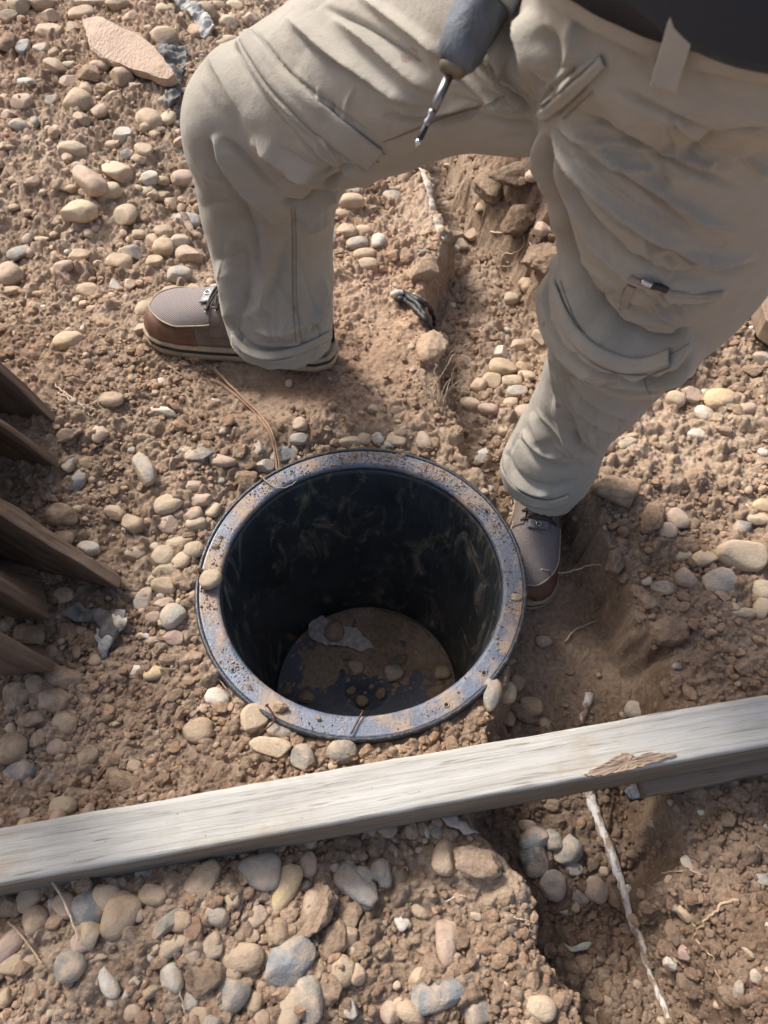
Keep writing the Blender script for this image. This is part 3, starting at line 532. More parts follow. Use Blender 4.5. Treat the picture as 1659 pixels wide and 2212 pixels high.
# crumbs lying on the flange
rs = np.random.RandomState(77); n = 1500; th = rs.uniform(0, 6.283, n * 3); r = rs.uniform(.2335, .2595, n * 3)
den = np.clip(.25 + .9 * fbm(np.cos(th) * .3, np.sin(th) * .3, 8, 3, 240) + .4 * np.exp(-((((th + 3.14) % 6.283) - 3.14 - 3.6 + 6.283 * (th < 0)) / .5) ** 2), .03, 1)
kp = rs.rand(n * 3) < den; th = th[kp][:n]; r = r[kp][:n]; n = len(th)
x = r * np.cos(th); y = r * np.sin(th); sr = .0006 * (1 - rs.rand(n) * .93) ** (-1 / 1.9); sr = np.clip(sr, 0, .0042)
T = [rock(1, 900 + i, 'k') for i in range(8)]; B = np.array(T)[rs.randint(0, 8, n)] * sr[:, None, None]
Vv = (B + np.stack([x + BX, y + BY, sr * .55], -1)[:, None, :]).reshape(-1, 3); nv = len(T[0])
tag(mesh_np('soil_grains', Vv, (ICO[1][1][None] + (np.arange(n) * nv)[:, None, None]).reshape(-1, 3), M['clod'], None, False, np.repeat(np.ones((n, 3)) * rs.uniform(.8, 1.2, n)[:, None], nv, axis=0)), 'grains of soil spilled on the black basin flange', 'soil grains', None, 'stuff')
# stones inside the basin and on its flange
def tile(ox, oy, x, y): return ((x / 1.728 + ox) * 1659 / 1920., (y / 1.728 + oy) * 1659 / 1920.)
FZ = -.478
for (ox, oy, x, y, w_, h_, a_, c_, st, z, lab) in [
    (960, 1240, 37, 757, 84, 72, 30, 'b', 'o', FZ, 'blue-grey rounded stone on the basin floor'),
    (960, 1240, 255, 757, 64, 60, 0, 't', 'o', FZ, 'round tan stone on the basin floor against its right wall'),
    (960, 1240, 70, 695, 58, 48, 0, 'k', 'o', FZ, 'flat brown clod above the blue-grey stone in the basin'),
    (960, 1240, 68, 635, 52, 46, -40, 'd', 'o', FZ, 'small dark stone on the upper right of the basin floor'),
    (0, 1240, 1445, 578, 84, 74, 80, 'r', 'o', FZ + .004, 'brown flat stone lying on the white felt scrap'),
    (0, 1240, 1488, 528, 84, 66, -10, 'k', 'a', FZ, 'jagged clod above the white felt scrap in the basin'),
    (0, 1240, 1535, 735, 66, 58, 0, 'r', 'o', FZ, 'round reddish stone below the white felt scrap'),
    (0, 1240, 1500, 685, 46, 40, 0, 'k', 'a', FZ, 'small clod at the lower edge of the felt scrap'),
    (0, 1240, 1562, 880, 54, 48, 0, 'k', 'a', FZ, 'clod at the near middle of the basin floor'),
    (0, 1240, 1515, 838, 44, 30, 30, 'k', 'a', FZ, 'thin flat clod in the middle of the basin floor'),
    (0, 1240, 1320, 865, 62, 58, 0, 'k', 'a', FZ, 'clod at the near left of the basin floor'),
    (0, 1240, 1240, 835, 50, 46, 0, 'k', 'o', FZ, 'clod at the left edge of the basin floor'),
    (0, 1240, 1645, 845, 44, 46, 0, 'k', 'a', FZ, 'clod just below the blue-grey stone in the basin'),
    (0, 1240, 905, 350, 92, 86, 60, 'c', 'o', .002, 'round cream stone resting on the left flange of the basin'),
    (0, 1240, 1212, 905, 64, 50, 0, 'k', 'a', .002, 'brown clod on the lower left flange beside the bent nail'),
    (960, 1240, 570, 433, 56, 30, 5, 'c', 'a', .001, 'pale stone chip on the right flange of the basin'),
    (0, 1240, 1378, 960, 24, 20, 5, 'k', 'a', .001, 'tiny clod on the near flange of the basin')]:
    u, v = tile(ox, oy, x, y); p = at_z(u, v, z + h_ / 4 * (1.2 - z) / FOC)
    p.z = z; place_rock('dirt_clod' if c_ == 'k' else 'cobble', u, v, w_ / 2, h_ / 2, a_, c_, st, int(7000 + x), p, lab, 'clod' if c_ == 'k' else 'stone', 'stones and clods in and on the basin', .6, .8)
# ------------------------------------------------------------------ torn scraps: a wavy sheet with an irregular outline and real thickness
def sheet(name, outline, z0, mat, lab, cat, warp=.012, th=.0016, seed=1, groundfn=None, group=None, tilt=(0, 0)):
    """outline in picture units, laid on a level near the ground and buckled"""
    P = [at_z(u, v, z0) for u, v in outline]; pts = []
    rs = random.Random(seed)
    for i in range(len(P)):
        a, b = P[i], P[(i + 1) % len(P)]; m = max(2, int((b - a).length / .006))
        for j in range(m):
            q = a.lerp(b, j / m); e = .0018 if j else 0; pts.append((q.x + rs.uniform(-e, e), q.y + rs.uniform(-e, e)))
    bm = bmesh.new(); vs = [bm.verts.new((x, y, 0)) for x, y in pts]
    f = bm.faces.new(vs); bmesh.ops.triangulate(bm, faces=[f], quad_method='BEAUTY', ngon_method='BEAUTY')
    for _ in range(4):
        es = [e for e in bm.edges if e.calc_length() > .007]
        if es: bmesh.ops.subdivide_edges(bm, edges=es, cuts=1); bmesh.ops.triangulate(bm, faces=bm.faces[:])
    cx = sum(p[0] for p in pts) / len(pts); cy = sum(p[1] for p in pts) / len(pts)
    for v in bm.verts:
        x, y = v.co.x, v.co.y; ax = np.array([x]); ay = np.array([y])
        g = (groundfn(x, y) if groundfn else z0)
        v.co.z = g + .004 + warp * (.5 + .7 * float(fbm(ax, ay, 14, 2, seed)[0])) + .25 * warp * float(fbm(ax, ay, 60, 2, seed + 3)[0]) + tilt[0] * (x - cx) + tilt[1] * (y - cy)
    me = bpy.data.meshes.new(name); bm.to_mesh(me); bm.free(); me.materials.append(mat)
    me.polygons.foreach_set('use_smooth', [True] * len(me.polygons))
    o = link(bpy.data.objects.new(name, me)); s = o.modifiers.new('thick', 'SOLIDIFY'); s.thickness = th
    tag(o, lab, cat, group); return o
M['felt'] = simple('weathered_roofing_felt', (.14, .135, .125), .7, 0, .4, 40, .5, 120, .002)
M['feltL'] = simple('pale_weathered_felt', (.34, .335, .315), .7, 0, .4, 40, .4, 120, .002)
M['paper'] = simple('dry_leaf_paper', (.44, .38, .31), .8, 0, .3, 50, .3, 120, .002)
M['whitefelt'] = simple('dirty_white_felt', (.52, .47, .42), .9, 0, .2, 90, .35, 200, .002)
sheet('felt_scrap', [(330, 25), (352, 45), (390, 48), (400, 66), (420, 80), (448, 100), (470, 122), (478, 142), (452, 150), (440, 138), (432, 118), (412, 100), (385, 88), (360, 62), (340, 55), (322, 40)], -.0, M['feltL'], 'long pale grey strip of torn felt running behind the knee', 'felt scrap', .03, .0016, 4, g0)
sheet('felt_scrap', [(352, 30), (392, 34), (402, 42), (396, 60), (380, 50), (362, 50)], .01, M['feltL'], 'folded grey felt flap at the top of the torn strip', 'felt scrap', .05, .0016, 9, g0)
sheet('felt_scrap', [(368, 168), (392, 160), (416, 172), (420, 200), (408, 240), (405, 290), (385, 300), (372, 312), (375, 280), (380, 255), (366, 225), (358, 200)], .0, M['felt'], 'dark torn felt sheet standing beside the bent knee', 'felt scrap', .03, .0016, 14, g0)
sheet('felt_scrap', [(136, 1335), (160, 1305), (195, 1322), (240, 1330), (278, 1330), (285, 1358), (262, 1368), (246, 1385), (240, 1395), (222, 1418), (212, 1405), (210, 1375), (222, 1362), (205, 1345), (170, 1345)], -.02, M['felt'], 'dark torn felt scrap right of the lower boards', 'felt scrap', .02, .0016, 22, g0)
sheet('felt_scrap', [(208, 1352), (228, 1372), (246, 1380), (238, 1396), (216, 1418), (214, 1392), (206, 1378)], -.02, M['feltL'], 'pale curled tip lying on the dark felt scrap', 'felt scrap', .035, .0014, 27, g0)
sheet('felt_scrap', [(250, 1340), (282, 1335), (286, 1358), (262, 1370), (254, 1360)], -.02, M['paper'], 'cream torn corner at the right end of the dark felt scrap', 'felt scrap', .035, .0014, 29, g0)
sheet('white_scrap', [(668, 1352), (690, 1330), (705, 1340), (730, 1352), (772, 1362), (808, 1400), (780, 1412), (752, 1400), (700, 1396), (682, 1388), (668, 1378)], FZ, M['whitefelt'], 'torn whitish felt scrap lying on the basin floor', 'felt scrap', .006, .002, 31, None)
sheet('birch_bark', [(212, 1128), (240, 1104), (268, 1096), (262, 1118), (234, 1128), (228, 1140), (250, 1146), (246, 1158), (222, 1150)], -.01, M['paper'], 'curled pale papery leaf between largest board and stones', 'leaf', .02, .001, 35, g0)
sheet('paper_shard', [(310, 1372), (326, 1375), (345, 1390), (335, 1391), (318, 1384)], -.02, M['whitefelt'], 'thin white sliver right below the dark felt scrap', 'sliver', .008, .001, 37, g0)
sheet('rusty_flake', [(948, 1768), (962, 1790), (1010, 1812), (1033, 1806), (1010, 1790), (985, 1772), (965, 1764)], 0, M['paper'], 'thin curled flake of pale stone just below the beam', 'flake', .02, .002, 39, g0)
M['slate'] = simple('blue_slate', (.12, .14, .17), .6, 0, .5, 40, .4, 120, .003)
sheet('slate_piece', [(1360, 1695), (1378, 1685), (1420, 1690), (1410, 1715), (1392, 1722), (1372, 1712)], -.12, M['slate'], 'blue-grey slate shard under the beam on the right', 'slate', .01, .006, 41, g0)
M['leaf'] = simple('dry_green_leaf', (.34, .36, .29), .7, 0, .3, 60, .3, 150, .001)
sheet('dry_leaf', [(1225, 2030), (1245, 2042), (1262, 2034), (1290, 2030), (1280, 2046), (1252, 2052), (1236, 2046)], -.12, M['leaf'], 'curled grey-green leaf in the lower trench', 'leaf', .02, .0008, 43, g0)
sheet('dry_leaf', [(1030, 982), (1048, 972), (1054, 985), (1045, 1004), (1034, 1000)], -.1, M['whitefelt'], 'pale crumpled leaf in the trench near the right cuff', 'leaf', .015, .0008, 45, g0)
# pink stucco slab, a real block lying aslant
def block(name, top, th, mat, lab, cat, jag=.003, seed=1, sag=None):
    rs = random.Random(seed); V = []
    pts = []
    for i in range(len(top)):
        a, b = Vector(top[i]), Vector(top[(i + 1) % len(top)]); m = max(2, int((b - a).length / .02))
        for j in range(m):
            q = a.lerp(b, j / m) + (Vector([rs.uniform(-jag, jag) for _ in range(3)]) if j else Vector()); pts.append(q)
    n = len(pts); nrm = (pts[n // 3] - pts[0]).cross(pts[2 * n // 3] - pts[0]).normalized()
    if nrm.z < 0: nrm = -nrm
    bm = bmesh.new(); t = [bm.verts.new(p) for p in pts]; b_ = [bm.verts.new(p - nrm * th + Vector([rs.uniform(-jag, jag) for _ in range(3)])) for p in pts]
    bm.faces.new(t); bm.faces.new(b_[::-1])
    for i in range(n): bm.faces.new((t[i], b_[i], b_[(i + 1) % n], t[(i + 1) % n]))
    bmesh.ops.recalc_face_normals(bm, faces=bm.faces[:])
    me = bpy.data.meshes.new(name); bm.to_mesh(me); bm.free(); me.materials.append(mat); o = link(bpy.data.objects.new(name, me)); bevel(o, .0022, 2); tag(o, lab, cat); return o
m, n, b = newmat('pink_stucco'); co = objco(n)
c = ramp(n, noise(n, 30, 6, .65, co), [(.3, (.42, .31, .235)), (.6, (.52, .385, .29)), (.8, (.44, .34, .25))]); n.links.new(c, b.inputs['Base Color']); b.inputs['Roughness'].default_value = .92
vo = N(n, 'ShaderNodeTexVoronoi', inputs={'Scale': 160.0}); n.links.new(objco(n, (1, .45, 1)), vo.inputs['Vector'])
bump(n, b, [(vo.outputs['Distance'], .0025), (noise(n, 140, 6, .75, co), .003)]); M['stucco'] = m
def gz(u, v, dz): p = on_ground(u, v); return Vector(at_z(u, v, p.z + dz))
slab = block('masonry_slab', [gz(178, 42, .055), gz(208, 34, .055), gz(302, 70, .055), (gz(340, 110, .05)), gz(376, 158, .045), gz(362, 172, .03), gz(215, 124, .035), gz(196, 108, .04)], .026, M['stucco'], 'pink stucco slab lying on the stones at the upper left', 'slab', .003, 5)
# ------------------------------------------------------------------ timber
def wood(name, dark, light, grain=60, rough=.8, ax=0, spots=None, bd=.0015):
    m, n, b = newmat(name); s = [1, 1, 1]; s[ax] = .06
    co = objco(n, tuple(s)); g1 = noise(n, grain, 6, .65, co, .4); g2 = noise(n, 7, 4, .6, objco(n))
    c = ramp(n, g1, [(.3, dark), (.62, light)]); c = mix(n, ramp(n, g2, [(.35, (0, 0, 0)), (.7, (.5, .5, .5))]), c, dark if spots is None else spots)
    g3 = ramp(n, noise(n, grain * 3, 3, .6, co), [(.30, (.55, .5, .45)), (.40, (1, 1, 1))]); c = mix(n, 1.0, c, g3, 'MULTIPLY')
    n.links.new(c, b.inputs['Base Color']); b.inputs['Roughness'].default_value = rough; b.inputs['Specular IOR Level'].default_value = .25
    bump(n, b, [(g1, bd), (noise(n, grain * 4, 4, .7, co), bd * .5)]); return m
M['beam'] = wood('weathered_pale_wood', (.31, .29, .25), (.49, .475, .435), 60, .8, 0, (.54, .53, .50), .0018)
m = M['beam']; n = m.node_tree; b = n.nodes['Principled BSDF']; src = b.inputs['Base Color'].links[0].from_socket
wv = N(n, 'ShaderNodeTexWave', wave_type='RINGS', rings_direction='X', inputs={'Scale': 9.0, 'Distortion': 4.0, 'Detail': 3.0, 'Detail Scale': .7}); n.links.new(objco(n, (.22, 3, 3)), wv.inputs['Vector'])
c = mix(n, 1.0, src, ramp(n, wv.outputs['Fac'], [(.0, (.86, .84, .80)), (.12, (1, 1, 1))]), 'MULTIPLY')
sp = ramp(n, noise(n, 9, 6, .7, objco(n, (.6, 1, 1))), [(.53, (0, 0, 0)), (.66, (.6, .6, .6))]); c = mix(n, sp, c, (.36, .28, .19))
sp = ramp(n, noise(n, 120, 3, .6, objco(n)), [(.70, (0, 0, 0)), (.76, (.8, .8, .8))]); c = mix(n, sp, c, (.16, .13, .10))
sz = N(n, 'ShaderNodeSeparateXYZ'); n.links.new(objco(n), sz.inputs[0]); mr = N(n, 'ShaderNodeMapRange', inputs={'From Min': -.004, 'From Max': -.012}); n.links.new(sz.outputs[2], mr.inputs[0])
c = mix(n, mr.outputs[0], c, mix(n, 1.0, c, (.52, .46, .40), 'MULTIPLY')); n.links.new(c, b.inputs['Base Color'])  # sides browner than the top, partly their shade painted in
M['darkwood'] = wood('dark_brown_wood', (.040, .026, .017), (.115, .078, .052), 34, .75, 0)
M['barewood'] = wood('bare_brown_wood', (.20, .14, .10), (.36, .27, .20), 40, .8, 0)
def plank(name, p0, p1, up, wdt, hgt, mat, seed, bev=.003, parent=None, wob=.0012, nl=160):
    """squared timber from p0 to p1 (centre of the top face), object x axis along the grain"""
    p0, p1 = Vector(p0), Vector(p1); ex = (p1 - p0).normalized(); ey = up.cross(ex).normalized(); ez = ex.cross(ey)
    L = (p1 - p0).length; V = []; F = []
    prof = []
    r = bev
    for cx_, cz_, a0 in ((wdt / 2 - r, -r, 0), (-wdt / 2 + r, -r, 90), (-wdt / 2 + r, -hgt + r, 180), (wdt / 2 - r, -hgt + r, 270)):
        for k in range(4): a = R(a0 + k * 30); prof.append((cx_ + r * math.cos(a), cz_ + r * math.sin(a)))
    # extra points along the faces
    pr2 = []
    for i in range(len(prof)):
        a, b = prof[i], prof[(i + 1) % len(prof)]; dd = math.hypot(a[0] - b[0], a[1] - b[1]); m_ = max(1, int(dd / .005))
        for j in range(m_): pr2.append((a[0] + (b[0] - a[0]) * j / m_, a[1] + (b[1] - a[1]) * j / m_))
    k = len(pr2); xs_ = np.linspace(0, L, nl)
    for x in xs_:
        A = np.array(pr2); dn = wob * 2 * fbm(np.full(k, x * 9 + seed), A[:, 0] * 14 + A[:, 1] * 9, 1, 3, seed) + wob * .5 * fbm(np.full(k, x * 40), A[:, 0] * 160 + A[:, 1] * 160, 1, 2, seed + 5)
        nr = A - A.mean(0); nr /= np.linalg.norm(nr, axis=1)[:, None]; A = A + nr * dn[:, None]
        V += [(x, a, b) for a, b in A]
    for i in range(nl - 1):
        for j in range(k): j2 = (j + 1) % k; F.append((i * k + j, i * k + j2, (i + 1) * k + j2, (i + 1) * k + j))
    F.append(tuple(range(k))[::-1]); F.append(tuple((nl - 1) * k + j for j in range(k)))
    o = mesh_py(name, V, F, mat, parent, True)
    o.matrix_world = Matrix(((ex.x, ey.x, ez.x, p0.x), (ex.y, ey.y, ez.y, p0.y), (ex.z, ey.z, ez.z, p0.z), (0, 0, 0, 1)))
    return o
ZB = .105
bl_, br_ = at_z(-600, 1848 + 106, ZB - .002), at_z(2260, 1552 - 106, ZB)
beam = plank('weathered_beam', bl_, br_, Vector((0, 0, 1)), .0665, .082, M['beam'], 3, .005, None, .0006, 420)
tag(beam, 'pale weathered timber beam crossing the foreground above the soil', 'timber beam')
# split patch of bare wood on its near edge
pt = []; rs_ = random.Random(6); oc = [(1262, 1672), (1290, 1656), (1318, 1640), (1345, 1624), (1362, 1628), (1378, 1634), (1400, 1626), (1430, 1628), (1462, 1630), (1420, 1646), (1378, 1657), (1330, 1670), (1290, 1678)]
for i in range(len(oc)):
    a, b = oc[i], oc[(i + 1) % len(oc)]
    for j in range(5): t = j / 5; pt.append(beam.matrix_world.inverted() @ at_z(a[0] + (b[0] - a[0]) * t + (rs_.uniform(-4, 4) if j else 0), a[1] + (b[1] - a[1]) * t + (rs_.uniform(-3, 3) if j else 0), ZB + .0015))
k = len(pt); cx_ = sum(p.x for p in pt) / k; cy_ = sum(p.y for p in pt) / k; V = []
for q_, zz in ((1.0, -.003), (1.0, .0022), (.9, .0028), (.72, .0018), (.5, .0022), (.25, .0012)):
    for i, p in enumerate(pt): V.append((cx_ + (p.x - cx_) * q_, cy_ + (p.y - cy_) * q_, zz + .0007 * math.sin(p.y * 1600 + i * .9)))
F = [tuple(range(5 * k, 6 * k))[::-1]] + [(r_ * k + i, r_ * k + (i + 1) % k, (r_ + 1) * k + (i + 1) % k, (r_ + 1) * k + i) for r_ in range(5) for i in range(k)]
o = mesh_py('bare_wood_patch', V, F, M['barewood'], beam, False)
tag(o, 'brown split patch where the grey surface has broken away')
q0, q1 = at_z(1375, 1655, .018), at_z(2300, 1492, .018)
lp = plank('under_board', q0, q1, Vector((0, 0, 1)), .078, .026, M['barewood'], 8, .002, None, .001, 120)
tag(lp, 'brown board tucked under the right end of the pale beam', 'board')
# the dark boards reaching in from the left, tips down on the soil
def wedge(ap, a, b, bp, c, d, za, zb, seed, lab):
    def q(uv, z): return at_z(uv[0], uv[1], z)
    A1, B1, A0, B0 = q(ap, za), q(bp, zb), q(a, za), q(b, zb); C0, D0 = q(c, -.012), q(d, -.005)
    k = 1.9
    k = (-.915 - B0.x) / (A0.x - B0.x); AF, DF = A0.copy(), D0.copy()
    A1, A0 = B1 + (A1 - B1) * k, B0 + (A0 - B0) * k
    off = (A1 - A0) * .5 + (B1 - B0) * .5; off.z = 0
    def low(t): return C0.lerp(DF, t * k) if t * k <= 1 else DF + (B0.lerp(A0, t) - AF)
    n1, V, F = 60, [], []
    org = B0.copy(); ex = (A0 - B0).normalized(); ez = Vector((0, 0, 1)); ey = ez.cross(ex).normalized(); ez = ex.cross(ey)
    mw = Matrix(((ex.x, ey.x, ez.x, org.x), (ex.y, ey.y, ez.y, org.y), (ex.z, ey.z, ez.z, org.z), (0, 0, 0, 1))); inv = mw.inverted()
    for i in range(n1):
        t = i / (n1 - 1); ring = []
        cs = [B1.lerp(A1, t), B0.lerp(A0, t), low(t), low(t) + off]
        for e in range(4):
            m_ = (3, 8, 3, 8)[e]
            for j in range(m_): ring.append(cs[e].lerp(cs[(e + 1) % 4], (j + (.12 if j == 0 else 0)) / m_))
        for j, p in enumerate(ring):
            e = .0012 * float(fbm(np.array([p.x * 30 + seed]), np.array([p.y * 30 + j * .7]), 1, 2, seed)[0]); V.append(inv @ (p + Vector((e, e, e))))
    k = 22
    for i in range(n1 - 1):
        for j in range(k): j2 = (j + 1) % k; F.append((i * k + j, i * k + j2, (i + 1) * k + j2, (i + 1) * k + j))
    F.append(tuple(range(k))[::-1]); F.append(tuple((n1 - 1) * k + j for j in range(k)))
    o = mesh_py('dark_board', V, F, M['darkwood2'], None, False); o.matrix_world = mw; bevel(o, .0015, 2); tag(o, lab, 'board', 'dark boards slanting in from the left'); return o
M['darkwood2'] = wood('dark_weathered_board', (.07, .047, .032), (.27, .19, .135), 30, .8, 0)
wedge((0, 777), (0, 800), (147, 938), (153, 927), (139, 943), (0, 928), .16, .02, 1, 'uppermost of the five dark boards at the left edge')
wedge((0, 903), (0, 920), (134, 1014), (137, 1000), (126, 1029), (0, 997), .16, .02, 2, 'second dark board from the top at the left edge')
wedge((0, 1071), (0, 1112), (258, 1270), (263, 1250), (250, 1274), (0, 1213), .17, .018, 3, 'longest dark board, middle of the five at the left edge')
wedge((0, 1250), (0, 1274), (106, 1337), (108, 1327), (104, 1342), (0, 1340), .15, .02, 4, 'short dark board just below the longest one')
wedge((0, 1361), (0, 1384), (116, 1449), (119, 1434), (112, 1454), (0, 1462), .15, .02, 5, 'lowest of the five dark boards at the left edge')
# wooden panel added out of view to shade the left edge
pn = empty('shade_panel', (-.93, .85, 0), 'unseen dark wooden panel added to shade the left edge', 'shade panel')
for i in range(7):
    y0 = .55 + i * .095; V = [(-.93 + dx - pn.location.x, y0 + dy - pn.location.y, z) for z in (-.06, .72) for dx, dy in ((0, 0), (.02, 0), (.02, .088), (0, .088))]
    bevel(mesh_py('shade_slat', V, [(3, 2, 1, 0), (4, 5, 6, 7), (0, 1, 5, 4), (1, 2, 6, 5), (2, 3, 7, 6), (3, 0, 4, 7)], M['darkwood2'], pn), .002)
for z in (.12, .56):
    V = [(-.93 + dx - pn.location.x, yy - pn.location.y, z + dz) for dz in (0, .07) for dx, yy in ((-.035, .53), (-.001, .53), (-.001, 1.24), (-.035, 1.24))]
    bevel(mesh_py('shade_rail', V, [(3, 2, 1, 0), (4, 5, 6, 7), (0, 1, 5, 4), (1, 2, 6, 5), (2, 3, 7, 6), (3, 0, 4, 7)], M['darkwood2'], pn), .002)
tb = block('timber_end', [at_z(1628, 575, .09), at_z(1640, 560, .10), at_z(1760, 500, .10), at_z(1800, 640, .09), at_z(1700, 720, .08), at_z(1655, 690, .08), at_z(1640, 640, .08)], .05, M['barewood'], 'pale brown timber end at the right edge behind the knee', 'timber', .0006, 9)
# ------------------------------------------------------------------ roots, twigs, nails
def strand(name, pts, rad, mat, lab, cat, lift=.004, wob=.0015, n=None, taper=True, group=None, zs=None, parent=None, seg=7):
    P = []
    for i, (u, v) in enumerate(pts):
        if zs is not None: P.append(at_z(u, v, zs[i] if isinstance(zs, (list, tuple)) else zs))
        else: q = on_ground(u, v, lift); P.append(Vector((q.x, q.y, q.z + lift)))
    n = n or max(14, len(pts) * 8); C = catmull([tuple(p) for p in P], n); rs = np.random.RandomState(len(lab or name) + int(pts[0][0]))
    for c in range(3): C[:, c] += wob * np.interp(np.arange(n), np.linspace(0, n, n // 2 + 2), rs.normal(size=n // 2 + 2))
    t = np.linspace(0, 1, n); r = rad * (1 - .55 * t * taper) * (1 + .10 * np.interp(np.arange(n), np.linspace(0, n, n // 5 + 3), rs.normal(size=n // 5 + 3).clip(-1, 1)))
    o = tube(name, C, r, mat, parent, seg)
    if lab: tag(o, lab, cat, group)
    return o
M['root'] = simple('dry_root', (.42, .30, .20), .85, 0, .2, 90, .3, 200, .001)
M['proot'] = simple('pale_root', (.60, .47, .36), .8, 0, .2, 90, .25, 200, .001)
M['stem'] = simple('brown_stem', (.30, .19, .125), .8, 0, .3, 120, .35, 240, .001, (1, .2, 1))
strand('plant_stem', [(455, 820), (490, 838), (545, 885), (580, 930), (592, 965), (598, 1010), (600, 1050)], .0042, M['stem'], 'long brown stem running from the left boot to the basin rim', 'stem', .006, .0005)
strand('plant_stem', [(462, 795), (478, 812), (515, 850), (555, 888), (585, 928), (597, 965), (603, 1010), (604, 1048)], .003, M['stem'], 'thinner brown stem twisted along the long one', 'stem', .012, .0005)
strand('root', [(562, 1028), (578, 1042), (600, 1053), (622, 1052), (640, 1040)], .0014, M['root'], 'thin curled rootlet on the upper left of the flange', 'root', .004, .0006, zs=.005)
strand('root', [(1060, 500), (1085, 508), (1110, 508), (1125, 512), (1150, 530), (1166, 538)], .0022, M['proot'], 'pale forked root on the trench wall behind the leg', 'root', .012, .001)
strand('root', [(1130, 515), (1133, 528), (1112, 540), (1090, 552), (1080, 562)], .0018, M['proot'], 'side branch below the pale forked root', 'root', .012, .001)
strand('root', [(1085, 575), (1100, 570), (1122, 560)], .0012, M['proot'], 'short rootlet under the pale forked root', 'root', .012, .001)
strand('root', [(1168, 1230), (1188, 1234), (1210, 1238), (1240, 1232), (1262, 1224), (1288, 1220), (1306, 1224)], .0018, M['proot'], 'pale root curling from the toe of the right boot', 'root', .0, .0006, zs=[-.04, -.07, -.09, -.10, -.09, -.08, -.075])
strand('root', [(1222, 1385), (1240, 1362), (1265, 1350), (1290, 1340), (1308, 1336)], .0014, M['proot'], 'thin pale root in the hollow right of the basin', 'root', .004, .0008)
strand('root', [(118, 830), (140, 848), (165, 868), (195, 880), (220, 893)], .0016, M['proot'], 'upper of two whitish roots above the dark boards', 'root', .006, .0012)
strand('root', [(128, 850), (150, 862), (178, 878), (200, 903)], .0014, M['proot'], 'lower of two whitish roots above the dark boards', 'root', .006, .0012)
strand('root', [(72, 578), (84, 600), (108, 612), (130, 648)], .0016, M['root'], 'reddish root left of the left boot, upper', 'root', .006, .001)
strand('root', [(170, 622), (205, 645), (236, 670)], .0011, M['root'], 'thin straight rootlet left of the left boot toe', 'root', .006, .0006)
strand('root', [(358, 787), (378, 800), (400, 816)], .0016, M['root'], 'short brown root below the left boot', 'root', .006, .001)
strand('root', [(432, 1458), (455, 1462), (475, 1470), (490, 1490)], .0018, M['root'], 'curved rootlet left below the basin rim', 'root', .010, .0006)
strand('stick', [(249, 1605), (236, 1640), (216, 1676)], .0022, M['stem'], 'straight stick lying left above the beam', 'stick', .007, .0004)
strand('stick', [(214, 1517), (200, 1535), (188, 1562)], .0017, M['stem'], 'short curved stick below the lowest board', 'stick', .007, .0004)
strand('stick', [(122, 1596), (120, 1630), (118, 1658)], .0014, M['stem'], 'thin upright stick near the left edge', 'stick', .007, .0004)
strand('straw', [(110, 1898), (135, 1940), (155, 1990), (170, 2030)], .0020, M['proot'], 'straw blade crossing the dirt topped stone', 'straw', .022, .0004)
strand('straw', [(18, 1990), (45, 2020), (75, 2060), (92, 2082)], .0018, M['root'], 'dry blade in the lower left corner', 'straw', .016, .0004)
strand('root', [(1600, 1943), (1565, 1953), (1540, 1975), (1522, 1990), (1505, 2012), (1496, 2030)], .0022, M['root'], 'branching root on the lower right bank', 'root', .010, .001)
strand('root', [(1496, 2028), (1512, 2040), (1530, 2060), (1545, 2070)], .0016, M['root'], 'root fork end on the lower right bank', 'root', .008, .001)
strand('root', [(1545, 2095), (1560, 2130), (1555, 2160)], .0012, M['root'], 'thin rootlet below the root fork', 'root', .006, .001)
strand('root', [(1010, 2150), (1025, 2130), (1040, 2120)], .0010, M['proot'], 'tiny rootlet at the foot of the ledge', 'root', .006, .001)
strand('root', [(380, 2110), (392, 2150), (398, 2190)], .0012, M['proot'], 'pale rootlet at the bottom left of centre', 'root', .012, .001)
strand('root', [(975, 2180), (990, 2160), (1012, 2140)], .0012, M['proot'], 'pale rootlet at the bottom centre', 'root', .008, .001)
for i, (a, b, lab) in enumerate([((900, 595), (965, 640), 'thin rootlet hanging over the trench ledge'), ((1215, 560), (1200, 590), 'hair root beside the right thigh edge'), ((1110, 1985), (1150, 2010), 'hair root on the sandy ledge'), ((965, 1945), (1010, 1935), 'fine rootlet on top of the sandy ledge'), ((1430, 1888), (1520, 1890), 'fine rootlet on the lower right bank'), ((730, 590), (800, 640), 'dry grass blade right of the shin')]):
    strand('root', [a, ((a[0] + b[0]) / 2 + 6, (a[1] + b[1]) / 2 - 8), b], .0010, M['proot'], lab, 'root', .008, .001)
# dead weed in the trench
rs = random.Random(4); wd = empty('dead_weed', on_ground(962, 845), 'tuft of dead grey weed on the trench ledge', 'weed')
M['weed'] = simple('dead_weed', (.34, .27, .20), .9, 0, .2, 80, .3)
for i in range(34):
    u, v = 962 + rs.uniform(-22, 22), 850 + rs.uniform(-55, 45); p = on_ground(u, v); q = []
    dx, dy = rs.uniform(-.05, .05), rs.uniform(-.02, .07); up = rs.uniform(.01, .05)
    for k in range(5): t = k / 4; q.append(Vector((p.x + dx * t + rs.uniform(-.004, .004), p.y + dy * t + rs.uniform(-.004, .004), p.z + up * math.sin(t * 2.4) + .003)) - wd.location)
    o = tube('twig', catmull([tuple(a) for a in q], 12), np.linspace(.0012, .0005, 12), M['weed'], wd, 5)
